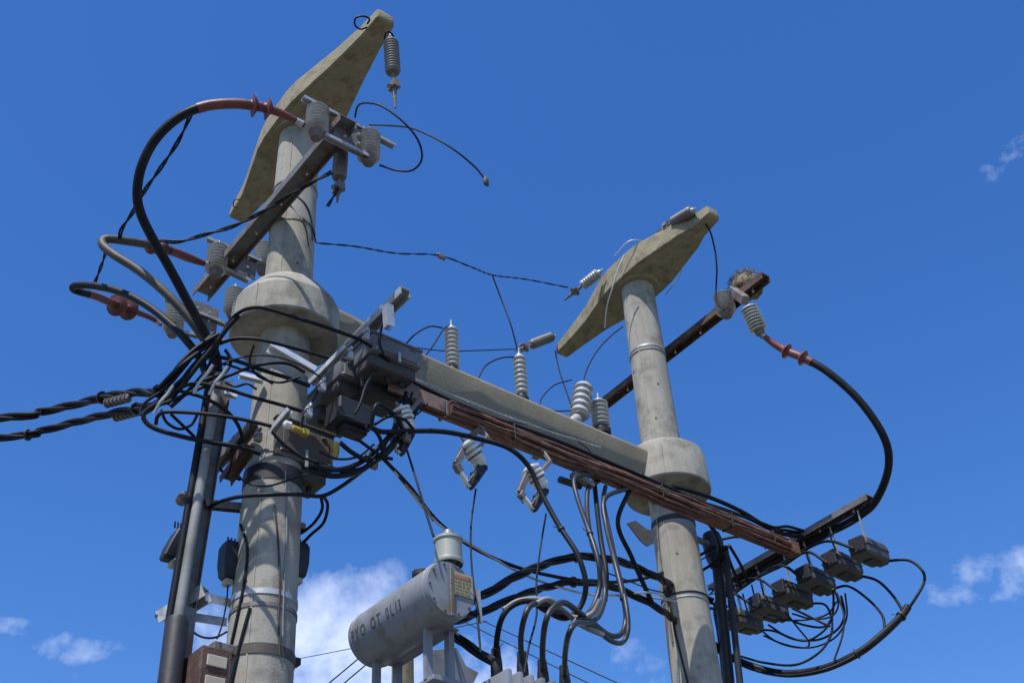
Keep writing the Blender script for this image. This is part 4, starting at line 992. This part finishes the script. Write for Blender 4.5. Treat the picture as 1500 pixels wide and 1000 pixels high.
for lab, it in (
 ('thin loop swinging below the third and fourth boxes', [(1222, 862, 11.5), (1228, 885), (1218, 902), (1190, 906), (1160, 898, 11.5)]),
 ('thin loop hanging below the gap between fourth and fifth box', [(1150, 895, 11.5), (1168, 918), (1185, 940), (1178, 948), (1150, 944), (1118, 930, 11.4)]),
 ('thin loop from the left end box round to the third box', [(1112, 920, 11.4), (1140, 940), (1185, 948), (1222, 934), (1240, 905), (1238, 868, 11.4)]),
 ('thin wire crossing behind the boxes towards the wide curve', [(1100, 890, 11.6), (1130, 905), (1172, 908), (1210, 900), (1226, 880, 11.5)]),
 ('thin wire following the steel arm above the boxes', [(1055, 862, 's', 5.25), (1110, 832), (1160, 812), (1205, 790), (1250, 764, 's', 5.25)]),
 ('thin wire dropping from the arm to the second box', [(1215, 780, 's', 5.25), (1222, 800), (1232, 815, 's', 5.3)]),
 ('thin wire dropping from the arm to the third box', [(1178, 800, 's', 5.25), (1184, 820), (1192, 838, 's', 5.3)]),
 ('thin wire coil at the left root of the boxes arm', [(1040, 870, 's', 4.9), (1052, 858), (1070, 862), (1074, 880), (1058, 890), (1040, 882, 's', 4.9)])):
    cable(lab, it, .0085, name='wire', cat='wire', group=GX)
# cables lying along the rusty beam
GL = 'cables lying along the rusty beam'
for i, (off, hz, r, lab) in enumerate(((.53, 7.045, .014, 'black cable on the upper edge of the rusty beam, nearest'), (.49, 7.06, .015, 'black cable on the upper edge of the rusty beam, middle'), (.46, 7.04, .012, 'black cable on the upper edge of the rusty beam, rear'))):
    P = [W(s, off+.012*math.sin(s*4.1+i*2), hz+.02*math.sin(s*3+i)-.012*(s-2.5)*.6+(.06 if False else 0)) for s in [.65+.22*j for j in range(20)]]
    ex = [W(5.0, off+.03, 7.10-.02*i), W(5.26, off+.02, 7.135)]
    mb = MB(); mb.tube(path([*P, *ex], 3), r, 8); solo('cable', mb, 'cable_black', lab, 'cable', GL, smooth=60)
for lab, x0, y0, x1, y1 in (('thin bright wire stretched just above the rusty beam', 575, 548, 938, 694), ('thin bright wire stretched across the face of the tie beam', 585, 545, 880, 655)):
    a = at(x0, y0, 'k', .36); b_ = at(x1, y1, 'k', .36); n = 14
    P = [a.lerp(b_, j/n)-Z*.04*math.sin(math.pi*j/n) for j in range(n+1)]
    mb = strands(resample(P, .04), .0055, 2, .09); solo('wire', mb, 'wire_alu', lab, 'wire', 'bright wires between the beams', smooth=60)
P = path([(985, 712, 'k', .50), (1010, 718, 'k', .50), (1045, 730, 'k', .50), (1085, 748), (1118, 768, 'k', .52), (1145, 781), (1175, 786, 's', 5.25)]); mb = MB(); mb.tube(P, .02, 9); solo('cable', mb, 'cable_black', 'black cable lifting off the end of the rusty beam', 'cable', GL, smooth=60)

P = path([(745, 616, 'k', .17), (800, 628, 'k', .16), (840, 642, 'k', .15), (866, 662, 'k', .14), (880, 682, 'k', .14)]); mb = MB(); mb.tube(P, .007, 6); solo('wire', mb, 'cable_weathered', 'grey wire bending down the face of the tie beam near its right end', 'wire', 'bright wires between the beams', smooth=60)
# thin wires in the air
GT = 'thin wires in the air'
def wire(lab, it, r=.006, m='cable_black', tw=0): return cable(lab, it, r, m, 'wire', 'wire', GT, twist=tw)
wire('long thin wire from the left pole to the middle strain insulator', [(464, 356, 's', .15), (520, 361), (580, 371), (642, 374, 'k', .0), (690, 391), (722, 403), (770, 409), (832, 421, 's', R5-.5)], .009, tw=2)
mb = MB(); mb.box(at(645, 375, 'k', 0), (.04, .03, .05)); mb.tube([at(640, 372, 'k', 0), at(652, 380, 'k', 0)], .018, 8); solo('wire_joint', mb, 'old_steel', 'small brown joint halfway along the thin wire', 'joint', bevel=.003)
wire('thin wire dropping from the long wire to the tie beam arrester', [(721, 403, 'k', 0.), (735, 440), (748, 475), (758, 512, 'k', .06)], .007)
wire('thin wire loop from the top bracket, large open ring', [(520, 172, 'k', 1.1), (524, 156), (536, 151), (560, 156), (590, 178), (612, 205, 9.2), (618, 232), (605, 249), (582, 250), (556, 242, 'k', 1.13)], .008)
wire('thin wire ending free in the air right of the top bracket', [(541, 183, 'k', 1.12), (570, 184), (603, 188), (640, 204), (670, 223, 9.0), (696, 245), (710, 262, 8.9)], .007)
mb = MB(); p = at(711, 262, 8.9); mb.tube([p+Z*.02, p-Z*.03, p-Z*.06], [.012, .02, .012], 8); mb.box(p-Z*.03+B*.015, (.02, .02, .06)); solo('wire_connector', mb, 'brown_box', 'small brown connector on the free end of the thin wire', 'connector', bevel=.002)
wire('small black loop at the highest tip of the left crossarm', [(538, 36, 'k', 1.3), (541, 28), (532, 24), (521, 27), (520, 37), (528, 43), (538, 40, 'k', 1.3)], .008)
wire('small black hook beside the hanging insulator at the highest tip', [(563, 58, 'k', 1.35), (566, 47), (574, 50), (577, 58, 'k', 1.38)], .008)
wire('tiny wire loop at the low tip of the left crossarm', [(354, 292, 's', -.12), (344, 293), (342, 302), (350, 305, 's', -.12)], .005)
wire('thin wire hanging from the right crossarm tip to the ribbed insulator', [(1005, 308, 's', 3.9), (1035, 330), (1046, 360), (1050, 392), (1049, 420, 's', 4.2), (1049, 440), (1060, 454, 's', 4.2)], .009)
wire('pale wire looping under the right crossarm', [(900, 375, 's', 3.7), (925, 352), (960, 360), (990, 368), (999, 380), (995, 405), (975, 432, 's', 4.4)], .006, 'wire_alu')
wire('pale wire hanging from the right crossarm middle', [(915, 373, 's', 3.7), (905, 395), (896, 425, 's', 3.65), (889, 450), (886, 480)], .007, 'wire_alu')
wire('thin wire rising from the leaning arrester to the right pole', [(854, 560, 'k', .06), (860, 540), (876, 512), (895, 492), (912, 478, 's', 3.9)], .007)
wire('thin wire arc over the tie beam near the right end', [(790, 596, 'k', .06), (794, 582), (812, 564), (838, 556, 'k', .05)], .006)
wire('short level wire behind the tie beam arrester', [(800, 600, 'k', .0), (822, 602), (845, 600, 'k', .06)], .006)
wire('thin wire from the low crossarm tip down to the tie beam', [(813, 513, 's', 4.0), (820, 545), (832, 580), (838, 598, 'k', .06)], .007)
wire('thin wire arc between the two tall arresters', [(700, 555, 'k', .1), (712, 535), (735, 524), (762, 523, 'k', .06)], .007)
wire('thin wire arc left of the first tall arrester', [(596, 502, 'k', .12), (610, 488), (630, 478), (648, 480, 'k', .06)], .007)
wire('thin wire from the beam up to the top of the first tall arrester', [(622, 522, 'k', .12), (635, 505), (650, 482), (662, 476, 'k', .06)], .007)
wire('straight thin wire behind the first tall arrester', [(600, 508, 'k', -.1), (660, 514), (758, 511, 's', 3.2)], .006)
wire('loose wire on the left pole above the collar', [(463, 355, 's', .1), (455, 330), (440, 316), (425, 300), (412, 292, 's', -.15)], .006)
wire('wire hanging from the leftmost cutout fuse to the transformer', [(594, 652, 'k', .6), (612, 710), (624, 750), (635, 785, 7.6)], .008)
wire('thin wire hanging from the middle cutout fuse', [(697, 716, 'k', .62), (690, 770), (691, 830), (698, 890), (704, 955, 7.5)], .007)
wire('thin wire hanging from the right cutout fuse', [(800, 752, 'k', .62), (792, 800), (786, 850), (786, 900), (775, 945), (768, 985, 7.7)], .007)
wire('black wire sagging from the cable knot across to the right pole', [(562, 672, 8.6), (600, 712), (640, 762), (685, 797), (740, 824), (790, 839, 9.4), (850, 850), (905, 852), (950, 845), (1000, 826), (1048, 800, 's', 4.5)], .014)
wire('pale wire sagging beside the black one to the right pole', [(577, 690, 8.6), (640, 765), (700, 803), (760, 838), (820, 860), (870, 871, 9.8), (930, 872), (990, 880, 's', 3.85)], .009, 'wire_alu')
wire('thin wire from the knot to the leftmost fuse wire', [(565, 676, 8.7), (590, 705), (622, 740), (634, 762, 8.2)], .006)
wire('twisted pale wire tied to the right pole', [(930, 868, 9.9), (960, 868), (985, 878, 's', 3.86), (1030, 872), (1060, 866, 's', 5.0)], .009, 'wire_alu')
wire('thin black wire across the right pole to its knob', [(880, 835, 10.0), (920, 850), (950, 862), (975, 868, 's', 3.86)], .006)
wire('thin wire from the knob up to the right', [(980, 862, 's', 3.84), (990, 848), (1010, 830), (1040, 812, 's', 4.4)], .006)
mb = MB(); mb.lathe(at(980, 862, 's', 3.86), -B, [(-.02, .02), (0, .045), (.03, .048), (.05, .03), (.055, .01)], 16); solo('spool_insulator', mb, 'dark_plastic', 'small dark round spool insulator on the right pole', 'insulator')
# wires running down the faces of the poles
def polewire(lab, s, spots, r=.009, m='cable_black'):
    P = []
    for x, y in spots:
        d = ray(x, y); c0 = W(s, 0, 0); ox = EYE-c0; rr_ = .2
        for _ in range(5):
            a = d.x**2+d.y**2; b2 = 2*(ox.x*d.x+ox.y*d.y); cc = ox.x**2+ox.y**2-(rr_+r)**2; disc = max(0, b2*b2-4*a*cc)
            tt = (-b2-math.sqrt(disc))/(2*a); rr_ = rad((EYE+d*tt).z)
        P.append(EYE+d*tt)
    mb = MB(); mb.tube(path(P, 6), r, 7); solo('wire', mb, m, lab, 'wire', 'wires running down the poles', smooth=60)


polewire('cable running down the lit face of the left pole, left one', 0, ((352, 768), (362, 800), (358, 850), (348, 900), (335, 960), (325, 1010)), .010)
polewire('cable running down the lit face of the left pole, middle one', 0, ((366, 890), (356, 925), (345, 970), (333, 1030)), .011)
polewire('cable strip running down the shaded side of the left pole', 0, ((402, 740), (408, 800), (410, 860), (408, 900), (410, 960)), .007, 'cable_weathered')
polewire('second cable strip down the shaded side of the left pole', 0, ((418, 690), (420, 780), (416, 860), (414, 940)), .006, 'conduit_grey')
polewire('black cable down the face of the right pole', R5, ((980, 880), (990, 930), (1000, 970), (1010, 1010)), .008)
polewire('grey pipe strip on the left edge of the right pole', R5, ((962, 760), (966, 810), (976, 880), (985, 940)), .010, 'old_steel')
polewire('wire curled on the upper left pole', 0, ((432, 285), (448, 300), (456, 322), (458, 352)), .006)
polewire('wire down the edge of the upper left pole', 0, ((425, 300), (446, 330), (452, 360)), .005)
P = path([(272, 918, 's', -.5), (295, 932), (315, 933, 7.9), (332, 925, 's', -.2)]); mb = MB(); mb.tube(P, .007, 6); solo('wire', mb, 'cable_black', 'thin wire sagging under the conduit bracket', 'wire', 'wires running down the poles')
P = path([(334, 850, 's', -.24), (332, 880), (325, 915), (318, 935, 's', -.3)]); mb = MB(); mb.tube(P, .006, 6); solo('wire', mb, 'cable_black', 'thin wire hanging from the fuse box beside the left pole', 'wire', 'wires running down the poles')

# ---------------------------------------------------------------- farther things
m = MB(); c0 = at(590, 985, 14.0); m.tube_prof(Vector((c0.x, c0.y, 0)), Z, [(0, .17), (c0.z+.25, .12)], 20); fp = solo('wooden_pole', m, 'wood', 'weathered wooden pole standing behind the transformer tank', 'pole')
for i, (x0, y0, x1, y1, lab) in enumerate(((700, 903, 930, 1003, 'upper distant line crossing behind the low voltage cables'), (660, 898, 900, 1010, 'second distant line crossing behind the low voltage cables'), (420, 962, 520, 944, 'faint distant line between the left pole and the tank'), (470, 1010, 560, 935, 'line slanting down left from the tank, outer'), (490, 1012, 575, 940, 'line slanting down left from the tank, inner'))):
    d0, d1 = (26, 22) if i < 2 else ((40, 34) if i == 2 else (14, 13.8))
    a = at(x0, y0, d0); b_ = at(x1, y1, d1); ext = (b_-a)
    if i < 2: a2 = a-ext*.4; b2 = b_+ext*4
    elif i == 2: a2 = a-ext*5; b2 = b_+ext*1.3
    else: a2 = a-ext*6; b2 = b_+ext*.2
    P = [a2.lerp(b2, j/20)-Z*.15*math.sin(math.pi*j/20)*(1 if i < 3 else 0) for j in range(21)]
    mb = MB(); mb.tube(P, .011 if i < 3 else .008, 5); solo('power_line', mb, 'cable_black', lab, 'power line', 'distant power lines', smooth=60)

for ob in bpy.data.objects:
    for k in ('_o', '_w'):
        if k in ob: del ob[k]
S.render.resolution_x = 1500; S.render.resolution_y = 1000
